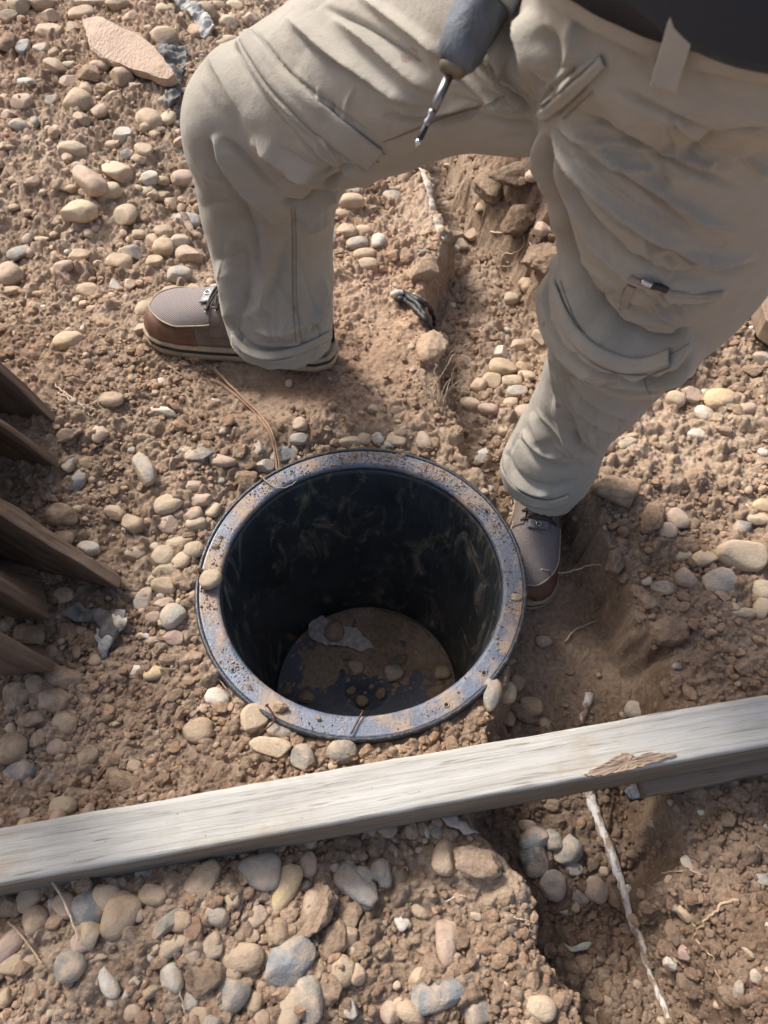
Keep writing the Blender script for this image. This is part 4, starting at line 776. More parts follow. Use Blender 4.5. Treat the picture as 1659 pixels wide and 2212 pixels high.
# peeling white root lying in the lower trench
m, n, b = newmat('peeling_white_root'); co = objco(n)
f = noise(n, 34, 6, .68, objco(n, (1, .4, 1))); c = ramp(n, f, [(.485, (.30, .215, .15)), (.54, (.62, .59, .54)), (.7, (.72, .70, .66))]); n.links.new(c, b.inputs['Base Color']); b.inputs['Roughness'].default_value = .8
bump(n, b, [(f, .004), (noise(n, 160, 4, .6, co), .001)]); M['wroot'] = m
strand('white_root', [(1262, 1680), (1276, 1725), (1292, 1772), (1316, 1832), (1336, 1890), (1350, 1935), (1366, 1990), (1388, 2045), (1400, 2095), (1428, 2160), (1450, 2225), (1462, 2280)], .0088, M['wroot'], 'long peeling white root running down the lower trench', 'root', .006, .0007, 110, True, seg=16)
strand('white_root', [(1273, 1500), (1266, 1525), (1256, 1555), (1250, 1580)], .008, M['wroot'], 'short white root stub poking out above the beam', 'root', .001, .0008, seg=12)
# black twisted strap
M['rubber'] = simple('black_rubber', (.022, .021, .02), .55, 0, .5, 60, .4, 120, .001)
st = empty('rubber_strap', on_ground(905, 670), 'black twisted rubber strap with a white end in the trench', 'strap')
for k, pts in enumerate([[(858, 632), (885, 640), (915, 655), (935, 680), (940, 705)], [(862, 645), (885, 655), (905, 675), (925, 700), (937, 718)], [(880, 640), (905, 662), (922, 690), (932, 712)]]):
    o = strand('strand', pts, .0085 - .001 * k, M['rubber'], None, None, .014 + .004 * k, .001, 40, True, parent=None, seg=10); setparent(o, st)
o = strand('white_end', [(846, 640), (856, 634), (868, 632)], .007, M['whitefelt'], None, None, .02, .0006, 14, False, seg=10); setparent(o, st)
sheet('bark_strip', [(903, 378), (914, 384), (938, 440), (952, 490), (966, 528), (956, 548), (944, 530), (930, 470), (912, 410)], .0, M['paper'], 'pale bark strip lying along the trench ledge', 'bark strip', .014, .002, 51, g0)
sheet('wood_chip', [(137, 968), (150, 958), (192, 952), (194, 960), (160, 975), (138, 980)], .01, M['barewood'], 'brown wood chip beside the second dark board', 'wood chip', .01, .006, 53, g0)
sheet('wood_chip', [(390, 470), (402, 468), (420, 500), (440, 515), (432, 520), (408, 505)], .02, M['barewood'], 'splinter lying on the blue-grey stone by the shin', 'wood chip', .02, .005, 57, lambda x, y: g0(x, y) + .012)
# nails and the screw on the flange
M['rust'] = simple('rusty_steel', (.12, .055, .035), .6, .6, .5, 120, .4)
def nail(pts, rad, lab, head, cat='nail', mat='rust', zs=.006, threads=False):
    P = [at_z(u, v, z) for (u, v), z in zip(pts, zs)]; e = empty(cat, P[0], lab, cat)
    L = catmull([tuple(p - P[0]) for p in P], 40); r = np.full(40, rad)
    if threads: r[8:] = rad * (1 + .45 * (np.arange(32) % 3 == 0))
    r[-5:] *= np.linspace(1, .15, 5); tube('shank', L, r, M[mat], e, 10)
    d = Vector(L[0]) - Vector(L[3]); lathe('head', [(head, 0), (head, .0012), (head * .4, .0022)], M[mat], e, 20, axis_frame((0, 0, 0), d.normalized() * .01)); return e
nail([(437, 1270), (430, 1246), (423, 1222)], .0016, 'rusty red screw lying across the left flange', .0032, 'screw', 'rust', [.006, .008, .006], True)
nail([(577, 1524), (588, 1540), (592, 1556), (583, 1568), (568, 1578)], .0014, 'bent nail on the lower left flange', .003, 'nail', 'rust', [.012, .010, .008, .006, .004])
nail([(783, 1538), (770, 1562), (757, 1588)], .0014, 'straight nail lying across the near flange', .003, 'nail', 'rust', [.005, .005, .005])
# ------------------------------------------------------------------ the worker
person = empty('person', (0.05, 0.86, 0.02), 'worker in beige trousers and dark shirt straddling the basin, holding a drill', 'person')
def fabric(name, c, weave=900, stain=True):
    m, n, b = newmat(name); co = objco(n)
    v = ramp(n, noise(n, 7, 5, .6, co), [(.3, (.86, .85, .83)), (.7, (1.08, 1.08, 1.08))]); k = mix(n, 1.0, c, v, 'MULTIPLY')
    if stain:
        s = ramp(n, noise(n, 21, 3, .5, co), [(.735, (0, 0, 0)), (.76, (.55, .55, .55))]); k = mix(n, s, k, (.20, .11, .08))
        s = ramp(n, noise(n, 9, 6, .7, co), [(.58, (0, 0, 0)), (.75, (.28, .28, .28))]); k = mix(n, s, k, (.38, .30, .22))
    n.links.new(k, b.inputs['Base Color']); b.inputs['Roughness'].default_value = .85; b.inputs['Specular IOR Level'].default_value = .25
    b.inputs['Sheen Weight'].default_value = .15
    rn = N(n, 'ShaderNodeTexNoise', noise_type='RIDGED_MULTIFRACTAL', inputs={'Scale': 13.0, 'Detail': 4.0, 'Roughness': .5, 'Distortion': .8}); n.links.new(objco(n, (1, 1, .6)), rn.inputs['Vector'])
    bump(n, b, [(rn.outputs['Fac'], .0016), (noise(n, 60, 4, .6, co), .0018), (noise(n, weave, 2, .5, co), .0005)]); return m
M['khaki'] = fabric('khaki_cloth', (.368, .338, .288)); M['khaki_dark'] = fabric('khaki_seam', (.25, .22, .175), 900, False); M['khaki_zip'] = fabric('khaki_zip_tape', (.33, .28, .24), 900, False)
M['shirt'] = fabric('charcoal_shirt', (.030, .034, .044), 1200, False); M['beltm'] = simple('black_belt', (.012, .013, .018), .5, 0, .5)
M['skin'] = simple('skin', (.50, .31, .22), .5, 0, .4, 30, .08, 200, .0005); M['hair'] = simple('dark_hair', (.03, .02, .015), .6)
# trouser tubes: ring stations (left point, right point in the picture, depth of the centre, half thickness along the view)
def tube_st(st, nr=70, seg=72, cap0=None, hollow=False):
    C = []
    for (l, r, d, b) in st:
        L = at_depth(l[0], l[1], d); Rr = at_depth(r[0], r[1], d); C.append([*((L + Rr) / 2), *((Rr - L) / 2), b])
    C = catmull(C, nr); V = []
    cen = C[:, :3]; T = np.gradient(cen, axis=0); T /= np.linalg.norm(T, axis=1)[:, None]
    rings = []
    for i in range(nr):
        w_ = C[i, 3:6]; n_ = np.cross(T[i], w_); n_ /= np.linalg.norm(n_); b = C[i, 6]; rings.append((cen[i], w_, n_ * b))
    if hollow:      # turn the first ring inwards so the cuff is an open rim
        c0, w0, n0 = rings[0]; t0 = T[0]
        extra = [(c0 + t0 * .03, w0 * .5, n0 * .5), (c0 + t0 * .028, w0 * .88, n0 * .88), (c0 + t0 * .002, w0 * .90, n0 * .90)]
        rings = extra + rings
    a = np.linspace(0, 2 * np.pi, seg, endpoint=False); V = np.vstack([c + np.cos(a)[:, None] * w_ + np.sin(a)[:, None] * n_ for c, w_, n_ in rings]); k = len(rings); F = []
    for i in range(k - 1):
        for j in range(seg): j2 = (j + 1) % seg; F.append((i * seg + j, i * seg + j2, (i + 1) * seg + j2, (i + 1) * seg + j))
    F.append(tuple(range(seg))[::-1]); F.append(tuple((k - 1) * seg + j for j in range(seg)))
    return V, F
shin_l = [((495, 732), (718, 742), 1.300, .082), ((484, 690), (719, 700), 1.275, .082), ((470, 610), (717, 625), 1.235, .082), ((452, 520), (713, 540), 1.185, .080), ((436, 440), (722, 460), 1.130, .080),
          ((420, 350), (748, 400), 1.075, .083), ((403, 270), (770, 340), 1.015, .086), ((402, 205), (740, 260), .965, .082), ((432, 148), (680, 180), .925, .066), ((485, 112), (610, 130), .90, .03)]
thigh_l = [((436, 175), (520, 330), .955, .05), ((470, 125), (640, 400), .950, .080), ((545, 72), (765, 405), .925, .090), ((640, 20), (842, 378), .890, .095), ((760, -45), (945, 350), .850, .098),
           ((900, -120), (1060, 330), .800, .102), ((1040, -180), (1180, 312), .745, .105), ((1180, -200), (1300, 290), .70, .105), ((1300, -190), (1420, 220), .66, .10)]
leg_r = [((1080, 1012), (1238, 1092), 1.360, .078), ((1080, 985), (1272, 1045), 1.335, .080), ((1110, 935), (1297, 985), 1.290, .080), ((1146, 880), (1330, 925), 1.235, .082), ((1165, 820), (1388, 870), 1.175, .086),
         ((1186, 760), (1432, 805), 1.110, .092), ((1190, 700), (1480, 740), 1.045, .098), ((1192, 640), (1535, 672), .975, .105), ((1218, 570), (1622, 600), .895, .108), ((1212, 500), (1700, 500), .825, .110),
         ((1190, 410), (1760, 390), .755, .112), ((1168, 310), (1800, 270), .695, .112), ((1160, 220), (1830, 150), .655, .112), ((1135, 130), (1850, 50), .63, .11), ((1110, 50), (1850, -40), .61, .11)]
parts_t = [tube_st(shin_l, 90, 80, hollow=True), tube_st(thigh_l, 80, 80), tube_st(leg_r, 110, 90, hollow=True)]
def ell(c, a, b, z0, z1, n=20, seg=72, sc=(1, 1)):
    V = []; F = []
    for i in range(n):
        t = i / (n - 1); k = math.sin(math.pi * min(max(t, .02), 1) / 2) ** .5 if t < .5 else 1; k = .50 + .50 * sstep(0, .55, np.array([t]))[0]
        for j in range(seg): q = 2 * math.pi * j / seg; V.append((c[0] + a * k * math.cos(q), c[1] + b * k * math.sin(q), z0 + (z1 - z0) * t))
    for i in range(n - 1):
        for j in range(seg): j2 = (j + 1) % seg; F.append((i * seg + j, i * seg + j2, (i + 1) * seg + j2, (i + 1) * seg + j))
    F.append(tuple(range(seg))[::-1]); F.append(tuple((n - 1) * seg + j for j in range(seg))); return np.array(V), F
parts_t.append(ell((.266, .628), .162, .122, .755, .895))
VV, FF, nb = [], [], 0
for V_, F_ in parts_t: VV.append(V_); FF += [tuple(i + nb for i in f) for f in F_]; nb += len(V_)
tmp = mesh_py('trousers_raw', np.vstack(VV), FF); rm = tmp.modifiers.new('r', 'REMESH'); rm.mode = 'VOXEL'; rm.voxel_size = .0019; rm.use_smooth_shade = True
dg = bpy.context.evaluated_depsgraph_get(); ev = tmp.evaluated_get(dg); tm = ev.to_mesh()
nv = len(tm.vertices); P = np.empty(nv * 3, np.float32); tm.vertices.foreach_get('co', P); P = P.reshape(-1, 3).astype(float)
lt = np.empty(len(tm.polygons), np.int32); tm.polygons.foreach_get('loop_total', lt); lv = np.empty(len(tm.loops), np.int32); tm.loops.foreach_get('vertex_index', lv)
assert (lt == 4).all(); Q = lv.reshape(-1, 4).copy(); ev.to_mesh_clear(); bpy.data.objects.remove(tmp)
E = np.vstack([Q[:, [0, 1]], Q[:, [1, 2]], Q[:, [2, 3]], Q[:, [3, 0]]])
deg = np.bincount(E.ravel(), minlength=nv).astype(float)
def lap(P, it, k=.5):
    for _ in range(it):
        S = np.stack([np.bincount(E[:, 0], weights=P[E[:, 1], c], minlength=nv) + np.bincount(E[:, 1], weights=P[E[:, 0], c], minlength=nv) for c in range(3)], 1) / deg[:, None]
        P = P + k * (S - P)
    return P
def normals(P):
    a = P[Q[:, 2]] - P[Q[:, 0]]; b = P[Q[:, 3]] - P[Q[:, 1]]; fn = np.cross(a, b)
    nn = np.stack([np.bincount(Q.ravel(), weights=np.repeat(fn[:, c], 4), minlength=nv) for c in range(3)], 1); return nn / (np.linalg.norm(nn, axis=1)[:, None] + 1e-12)
P = lap(P, 14)
# folds: ('r' ridge / valley, 's' step with the raised side to the right of the direction of travel), width, height in metres, points
FOLDS = [
 # left knee and the zip-off band
 ('s', 16, .0085, [(505, 95), (528, 118), (556, 168), (600, 222), (660, 290), (720, 345), (775, 385), (800, 402)], 60),
 ('r', 5, -.0040, [(538, 78), (566, 110), (606, 168), (660, 220), (720, 262), (780, 300), (832, 330)]),
 ('r', 9, .0035, [(525, 88), (560, 145), (600, 198), (655, 252), (715, 302), (775, 345), (815, 370)]),
 ('r', 5, -.0030, [(548, 68), (585, 105), (630, 158), (690, 205), (750, 248), (826, 306)]),
 ('r', 26, .010, [(620, 40), (690, 95), (760, 140), (850, 190), (930, 225)]), ('r', 15, -.006, [(640, 70), (700, 120), (780, 165), (860, 210)]),
 ('r', 14, .006, [(770, -10), (850, 40), (920, 90), (960, 130)]), ('r', 12, -.006, [(700, 15), (790, 60), (870, 115), (930, 160)]), ('r', 20, .007, [(720, 40), (800, 90), (880, 150), (950, 200)]),
 ('r', 14, -.006, [(830, 250), (900, 262), (960, 262), (1040, 240)]), ('r', 12, .005, [(850, 232), (930, 240), (1020, 222)]),
 ('r', 5, -.0020, [(828, 308), (890, 285), (960, 258), (1030, 235), (1090, 210)]),
 ('r', 12, -.009, [(1045, 85), (1080, 125), (1120, 180), (1158, 235)]), ('r', 9, .008, [(1035, 95), (1070, 140), (1110, 190), (1150, 240)]), ('r', 8, -.008, [(1010, 110), (1050, 160), (1100, 210), (1150, 250)]),
 ('r', 14, .009, [(1075, 60), (1105, 120), (1140, 190), (1162, 245)]), ('r', 7, -.008, [(1085, 20), (1110, 100), (1142, 175), (1164, 240)]), ('r', 16, -.010, [(1105, -20), (1125, 70), (1150, 160), (1168, 240)]), ('r', 12, .008, [(1060, 30), (1090, 90), (1130, 165)]),
 ('r', 12, -.005, [(1010, 245), (1070, 265), (1120, 272), (1156, 270)]), ('r', 9, -.006, [(960, 140), (1010, 190), (1060, 225)]), ('r', 16, .005, [(985, 140), (1040, 195), (1090, 235)]),
 # left shin
 ('r', 18, -.008, [(452, 300), (470, 350), (495, 405), (525, 455), (548, 520), (556, 590)]), ('r', 22, .010, [(462, 290), (490, 345), (530, 400), (575, 445), (600, 480)]),
 ('r', 10, -.006, [(480, 300), (520, 330), (570, 385), (615, 425)]), ('r', 26, .007, [(540, 300), (600, 340), (650, 370), (700, 385)]),
 ('r', 13, -.010, [(745, 378), (705, 400), (668, 438), (640, 446), (605, 430)]), ('r', 14, .008, [(735, 400), (705, 425), (670, 458), (640, 465)]), ('r', 12, -.008, [(722, 440), (690, 462), (650, 482), (625, 486)]), ('r', 13, .006, [(718, 465), (685, 488), (650, 500)]),
 ('r', 10, -.006, [(640, 385), (690, 378), (740, 350), (770, 335)]), ('r', 30, -.006, [(520, 520), (530, 600), (528, 680)]), ('r', 30, .007, [(480, 560), (490, 640), (505, 700)]), ('r', 22, -.005, [(620, 520), (600, 600), (570, 660)]), ('r', 25, .006, [(575, 520), (575, 600), (560, 680)]),
 ('r', 12, .007, [(700, 600), (690, 660), (668, 700)]), ('r', 13, -.007, [(716, 640), (700, 690), (672, 720)]),
 ('r', 9, -.006, [(502, 700), (535, 745), (580, 758), (640, 752)]), ('r', 10, .006, [(500, 715), (540, 765), (600, 775), (650, 765)]), ('r', 7, -.004, [(560, 735), (600, 742), (640, 735)]), ('r', 12, .004, [(548, 715), (600, 722), (660, 700), (712, 690)]),
 ('r', 4, -.0016, [(632, 440), (634, 520), (634, 600), (638, 680), (645, 740)]),
 # right leg: heavy overhanging fold of the upper panel, then the zip seam
 ('s', 12, -.021, [(1172, 285), (1185, 350), (1200, 420), (1220, 500), (1245, 575), (1285, 645), (1335, 695), (1395, 728), (1450, 732), (1492, 708)], 70),
 ('r', 9, -.017, [(1185, 350), (1203, 430), (1224, 510), (1250, 585), (1288, 650), (1338, 700), (1395, 732), (1450, 735)]),
 ('s', 9, -.011, [(1212, 590), (1222, 640), (1240, 690), (1275, 735), (1330, 768), (1395, 778), (1450, 762), (1492, 738)], 60),
 ('s', 7, -.0045, [(1198, 640), (1212, 700), (1240, 745), (1285, 785), (1340, 806), (1400, 808), (1450, 790)], 45),
 ('r', 14, .006, [(1200, 560), (1205, 640), (1235, 715), (1290, 765), (1360, 795)]),
 ('r', 8, .006, [(1163, 236), (1190, 212), (1225, 180), (1262, 148), (1300, 115)]), ('r', 6, -.006, [(1158, 228), (1185, 200), (1222, 165), (1258, 132)]),
 ('r', 26, -.007, [(1175, 60), (1190, 120), (1185, 180)]), ('r', 26, .010, [(1130, 20), (1150, 90), (1165, 170)]), ('r', 28, .008, [(1240, 40), (1250, 100), (1230, 150)]),
 ('r', 11, -.006, [(1178, 268), (1230, 300), (1300, 345), (1380, 400), (1450, 460), (1520, 510)]), ('r', 16, .007, [(1200, 262), (1270, 300), (1350, 350), (1430, 410), (1520, 470), (1600, 500)]),
 ('r', 10, -.006, [(1240, 235), (1320, 275), (1400, 320), (1500, 370), (1600, 410)]), ('r', 18, .006, [(1300, 240), (1380, 280), (1470, 330), (1580, 370)]), ('r', 11, -.005, [(1330, 190), (1400, 230), (1480, 270), (1560, 300)]),
 ('r', 12, -.007, [(1180, 290), (1215, 350), (1262, 410), (1330, 470), (1410, 530), (1500, 570), (1580, 580)]), ('r', 15, .007, [(1190, 285), (1240, 345), (1300, 405), (1380, 470), (1470, 530), (1560, 560), (1630, 550)]),
 ('r', 11, -.007, [(1190, 320), (1225, 400), (1270, 470), (1330, 530), (1400, 575), (1480, 605), (1560, 610)]), ('r', 13, .006, [(1188, 330), (1215, 405), (1255, 480), (1310, 545), (1370, 590), (1440, 620), (1540, 630)]),
 ('r', 9, -.005, [(1200, 380), (1240, 470), (1290, 550), (1350, 605), (1400, 640), (1480, 655), (1560, 640)]), ('r', 10, -.005, [(1420, 550), (1490, 590), (1560, 595), (1630, 570)]), ('r', 10, .005, [(1430, 630), (1500, 640), (1580, 615)]),
 ('r', 12, -.006, [(1340, 655), (1400, 670), (1470, 672), (1540, 650)]), ('r', 8, -.004, [(1400, 640), (1450, 655), (1500, 650)]), ('r', 10, -.006, [(1480, 330), (1540, 300), (1600, 290), (1659, 285)]), ('r', 12, .005, [(1500, 360), (1560, 330), (1640, 320)]),
 ('r', 10, .005, [(1600, 330), (1630, 360), (1659, 380)]),
 ('r', 18, .012, [(1160, 330), (1172, 400), (1190, 480), (1212, 560), (1250, 640), (1300, 700), (1365, 745), (1440, 758)]), ('r', 7, -.014, [(1175, 290), (1192, 370), (1212, 460), (1238, 550), (1278, 630), (1330, 690), (1392, 722), (1448, 728)]),
 # right shin
 ('r', 15, -.008, [(1232, 770), (1262, 812), (1310, 848), (1365, 860), (1400, 852)]), ('r', 16, .008, [(1245, 800), (1290, 845), (1340, 872), (1385, 876)]), ('r', 12, -.007, [(1215, 760), (1238, 830), (1290, 880), (1345, 905)]), ('r', 16, .007, [(1240, 850), (1290, 900), (1330, 918)]),
 ('r', 12, -.007, [(1222, 870), (1240, 930), (1262, 975), (1290, 985)]), ('r', 14, .008, [(1205, 860), (1222, 930), (1246, 985)]), ('r', 10, -.007, [(1245, 905), (1285, 925), (1315, 935)]),
 ('r', 4, .003, [(1192, 740), (1200, 800), (1212, 860), (1222, 910)]), ('r', 5, -.004, [(1184, 740), (1192, 800), (1203, 860)]),
 ('r', 10, -.006, [(1095, 975), (1112, 1020), (1150, 1045), (1200, 1052), (1250, 1035)]), ('r', 10, .006, [(1090, 985), (1108, 1035), (1150, 1062), (1200, 1068)]), ('r', 8, -.005, [(1085, 1005), (1100, 1050), (1140, 1078), (1190, 1085)]), ('r', 11, -.006, [(1120, 945), (1150, 985), (1200, 1010), (1260, 1005)]), ('r', 12, .006, [(1130, 930), (1165, 970), (1215, 990)]), ('r', 18, .006, [(1150, 890), (1165, 930), (1175, 960)]),
]
_r = random.Random(12)
def fan(cx_, cy_, a0, a1, n_, l0, l1, w_, h_, curve=0.0, start=(8, 40)):
    for i in range(n_):
        a = R(a0 + (a1 - a0) * (i + _r.uniform(-.3, .3)) / max(1, n_ - 1)); L = _r.uniform(l0, l1); s_ = _r.uniform(*start); cv = curve * _r.uniform(.6, 1.3); pts = []
        for k in range(4):
            t = k / 3; rr_ = s_ + L * t; aa_ = a + cv * t; pts.append((cx_ + rr_ * math.cos(aa_) + _r.uniform(-3, 3), cy_ + rr_ * math.sin(aa_) + _r.uniform(-3, 3)))
        FOLDS.append(('r', w_ * _r.uniform(.7, 1.3), h_ * _r.uniform(.6, 1.3) * (1 if i % 2 else -1), pts))
fan(1168, 255, 8, 82, 15, 170, 420, 6, .0030, -.25)
fan(1168, 255, 185, 262, 11, 80, 230, 5.5, .0030, .15)
fan(765, 380, 165, 250, 10, 70, 200, 5.5, .0026, .3)
fan(760, 400, 95, 160, 5, 40, 110, 6, .0026, .2)
fan(1495, 715, 150, 235, 12, 110, 300, 6, .0028, .15)
fan(1290, 985, 170, 260, 9, 60, 180, 5.5, .0026, .2)
fan(600, 760, 230, 300, 8, 30, 120, 5, .0020, .0)
fan(1600, 560, 160, 220, 9, 120, 320, 6, .0024, .12)
fan(1420, 250, 20, 80, 7, 60, 200, 7, .0022, .1)
def fold_field(P, Nn):
    U, Vp, d = proj_np(P); cw = np.array([0, 0, CAM_H]) - P; cw /= np.linalg.norm(cw, axis=1)[:, None]; fc = np.clip((Nn * cw).sum(1) * 2.2 + .15, 0, 1)
    out = np.zeros(len(P))
    for fo in FOLDS:
        kind, w_, h_, pts = fo[:4]; w_ = w_ * .78; C = catmull(pts, len(pts) * 6); best = np.full(len(P), 1e9); sd_ = np.zeros(len(P)); tt = np.zeros(len(P))
        ext = 4 * max(w_, fo[4] if len(fo) > 4 else 0); lo = C.min(0) - ext; hi = C.max(0) + ext
        I_ = np.where((U > lo[0]) & (U < hi[0]) & (Vp > lo[1]) & (Vp < hi[1]) & (fc > 0))[0]
        if not len(I_): continue
        u, v = U[I_], Vp[I_]; b_ = best[I_]; s_ = sd_[I_]; t_ = tt[I_]
        for k in range(len(C) - 1):
            a, c = C[k], C[k + 1]; ab = c - a; L2 = (ab ** 2).sum() + 1e-9; t = np.clip(((u - a[0]) * ab[0] + (v - a[1]) * ab[1]) / L2, 0, 1)
            dx, dy = u - a[0] - ab[0] * t, v - a[1] - ab[1] * t; dd = np.hypot(dx, dy); m_ = dd < b_; cr = ab[0] * dy - ab[1] * dx
            b_ = np.where(m_, dd, b_); s_ = np.where(m_, np.sign(cr) * dd, s_); t_ = np.where(m_, (k + t) / (len(C) - 1), t_)
        tp = np.clip(np.minimum(t_, 1 - t_) * 5, 0, 1) ** .7; ww = w_ * (.6 + .4 * tp)
        if kind == 'r': val = h_ * (.35 * np.exp(-(b_ / ww) ** 2) + .75 * np.exp(-b_ / (ww * .55))) * tp
        else:
            W_ = fo[4]; e = s_ * np.sign(1)    # s_ > 0: right hand side on the picture (v grows downward)
            sgn = 1 if h_ > 0 else -1; q = -e * sgn
            val = abs(h_) * sstep(-w_ * .35, w_ * .35, q) * np.exp(-np.clip(q, 0, None) / W_) * np.clip(tp * 1.5, 0, 1) - abs(h_) * .45 * np.exp(-((q + w_ * .5) / (w_ * .6)) ** 2) * tp
        out[I_] += val * fc[I_]
    return out
def ridg(P, f, s):
    a = vnoise((P[:, 0] * .9 + P[:, 2] * .5) * f + 2 * vnoise(P[:, 0] * f * .4, P[:, 2] * f * .4, s + 2), (P[:, 1] * .6 - P[:, 2] * .25 + P[:, 0] * .2) * f, s); return np.clip(1 - np.abs(a) * 3.2, 0, 1) ** 2 * sstep(-.2, .5, vnoise(P[:, 0] * f * .3 + 4, P[:, 2] * f * .3 + P[:, 1] * 3, s + 4))
Nn = normals(P)
P += Nn * (.0035 * (vnoise(P[:, 0] * 16 + 3, P[:, 2] * 9, 5) + vnoise(P[:, 1] * 14, P[:, 2] * 11 + 7, 6)) + .0012 * vnoise(P[:, 0] * 45, P[:, 2] * 30 + P[:, 1] * 20, 9) - .0030 * ridg(P, 17, 3) - .0016 * ridg(P, 38, 8))[:, None]
FOLDK = 1.7
P += Nn * (fold_field(P, Nn) * FOLDK)[:, None]
P = lap(P, 2, .4)
trs = mesh_np('trousers', P - np.array(person.location), Q, M['khaki'], person, True)
bvh = BVHTree.FromPolygons([tuple(x) for x in P], [tuple(int(i) for i in q) for q in Q])
def onbody(u, v, off=0.0, tree=None):
    o = Vector((0, 0, CAM_H)); d = (at_depth(u, v, 1) - o).normalized(); h = (tree or bvh).ray_cast(o, d, 4)
    if h[0] is None: return None
    n_ = h[1] if h[1].dot(d) < 0 else -h[1]; return h[0] + n_ * off, n_
def ribbon(name, pts, wd, mat, parent, off=.0012, dash=None, wj=0):
    C = catmull(pts, len(pts) * 10); H0 = [onbody(u, v, off) for u, v in C]; V, F = [], []; runs = [[]]
    for h in H0:
        if h is None or (runs[-1] and (h[0] - runs[-1][-1][0]).length > .03): runs.append([])
        if h is not None: runs[-1].append(h)
    H = max(runs, key=len)
    for i in range(len(H)):
        p, n_ = H[i]; t = (H[min(i + 1, len(H) - 1)][0] - H[max(i - 1, 0)][0])
        if t.length < 1e-6: t = Vector((1, 0, 0))
        s = t.normalized().cross(n_).normalized() * wd / 2; V += [p + s - n_ * .0009, p + s, p - s, p - s - n_ * .0009]
        if i and (H[i][0] - H[i - 1][0]).length < .03 and not (dash and (i % 2)):
            b = 4 * (i - 1); F += [(b, b + 4, b + 5, b + 1), (b + 1, b + 5, b + 6, b + 2), (b + 2, b + 6, b + 7, b + 3)]
    if not F: return None
    return mesh_py(name, [v - person.location for v in V], F, M[mat], parent, True)
for pts in ([(540, 78), (568, 112), (608, 168), (662, 220), (722, 263), (782, 302), (832, 332)], [(529, 86), (560, 128), (600, 184), (655, 238), (715, 284), (775, 322), (818, 350)], [(828, 306), (890, 283), (960, 256), (1030, 233), (1092, 207)],
            [(629, 446), (631, 520), (631, 600), (634, 680), (640, 740)], [(637, 446), (640, 520), (640, 600), (644, 680), (652, 740)], [(1165, 240), (1192, 216), (1227, 184), (1264, 152), (1300, 118)], [(1205, 250), (1235, 222), (1268, 190)],
            [(1218, 256), (1248, 228), (1282, 196)], [(1198, 642), (1214, 702), (1242, 747), (1287, 787), (1342, 808), (1402, 809), (1450, 792)], [(1212, 606), (1226, 650), (1246, 696), (1280, 738), (1332, 770), (1396, 780), (1450, 765), (1488, 742)],
            [(1338, 670), (1346, 640), (1362, 595)], [(520, 752), (570, 772), (620, 766), (680, 742), (714, 722)], [(1086, 1000), (1104, 1056), (1148, 1086), (1200, 1090)], [(1390, 815), (1398, 840), (1405, 852)]):
    ribbon('seam', pts, .0009, 'khaki_dark', trs)
def band(name, A, B_, off, mat, parent, nu=90, nvv=10, rim=.25):
    a, b = catmull(A, nu), catmull(B_, nu); V, F, ok = [], [], []
    for i in range(nu):
        for j in range(nvv + 1):
            t = j / nvv; u, v = a[i] * (1 - t) + b[i] * t; e = min(t, 1 - t) * 2 ; h = onbody(u, v, 0)
            ok.append(h is not None); V.append(h[0] - person.location if h else (V[-1].copy() if V else Vector((0, 0, 0))))
    w_ = nvv + 1; G_ = np.array([tuple(v) for v in V]).reshape(nu, w_, 3)
    for _ in range(10):
        H_ = G_.copy(); H_[1:-1] = .5 * H_[1:-1] + .25 * (G_[2:] + G_[:-2]); G_ = H_.copy(); H_[:, 1:-1] = .5 * H_[:, 1:-1] + .25 * (G_[:, 2:] + G_[:, :-2]); G_ = H_
    du = np.gradient(G_, axis=0); dv = np.gradient(G_, axis=1); N_ = np.cross(du, dv); N_ /= np.linalg.norm(N_, axis=2)[..., None] + 1e-12
    cv_ = np.array([0, 0, CAM_H]) - np.array(person.location) - G_; N_ *= np.sign((N_ * cv_).sum(2))[..., None]; tt = np.linspace(0, 1, w_); e_ = np.minimum(1, np.minimum(tt, 1 - tt) * 2 * 3)
    G_ = G_ + N_ * (off * (rim + (1 - rim) * e_) + .0012)[None, :, None]; V = [Vector(p) for p in G_.reshape(-1, 3)]
    for i in range(nu - 1):
        for j in range(nvv):
            q = [i * w_ + j, i * w_ + j + 1, (i + 1) * w_ + j + 1, (i + 1) * w_ + j]
            if all(ok[k] for k in q) and max((V[q[0]] - V[q[2]]).length, (V[q[1]] - V[q[3]]).length) < .02: F.append(tuple(q))
    bm = bmesh.new(); vs = [bm.verts.new(v) for v in V]
    for f in F: bm.faces.new([vs[k] for k in f])
    bmesh.ops.delete(bm, geom=[v for v in bm.verts if not v.link_faces], context='VERTS')
    # keep the largest connected piece
    seen, best = set(), []
    for v in bm.verts:
        if v in seen: continue
        st_, comp = [v], []; seen.add(v)
        while st_:
            x = st_.pop(); comp.append(x)
            for e in x.link_edges:
                y = e.other_vert(x)
                if y not in seen: seen.add(y); st_.append(y)
        if len(comp) > len(best): best = comp
    keep = set(best); bmesh.ops.delete(bm, geom=[v for v in bm.verts if v not in keep], context='VERTS')
    me = bpy.data.meshes.new(name); bm.to_mesh(me); bm.free(); me.polygons.foreach_set('use_smooth', [True] * len(me.polygons)); me.materials.append(M[mat])
    o = link(bpy.data.objects.new(name, me)); o.parent = parent; s = o.modifiers.new('s', 'SOLIDIFY'); s.thickness = .0022; s.offset = -1; return o
band('zip_band', [(520, 92), (545, 130), (575, 175), (620, 222), (675, 275), (735, 325), (790, 362)], [(548, 72), (580, 108), (622, 158), (674, 205), (730, 248), (786, 290), (828, 322)], .0045, 'khaki', trs)
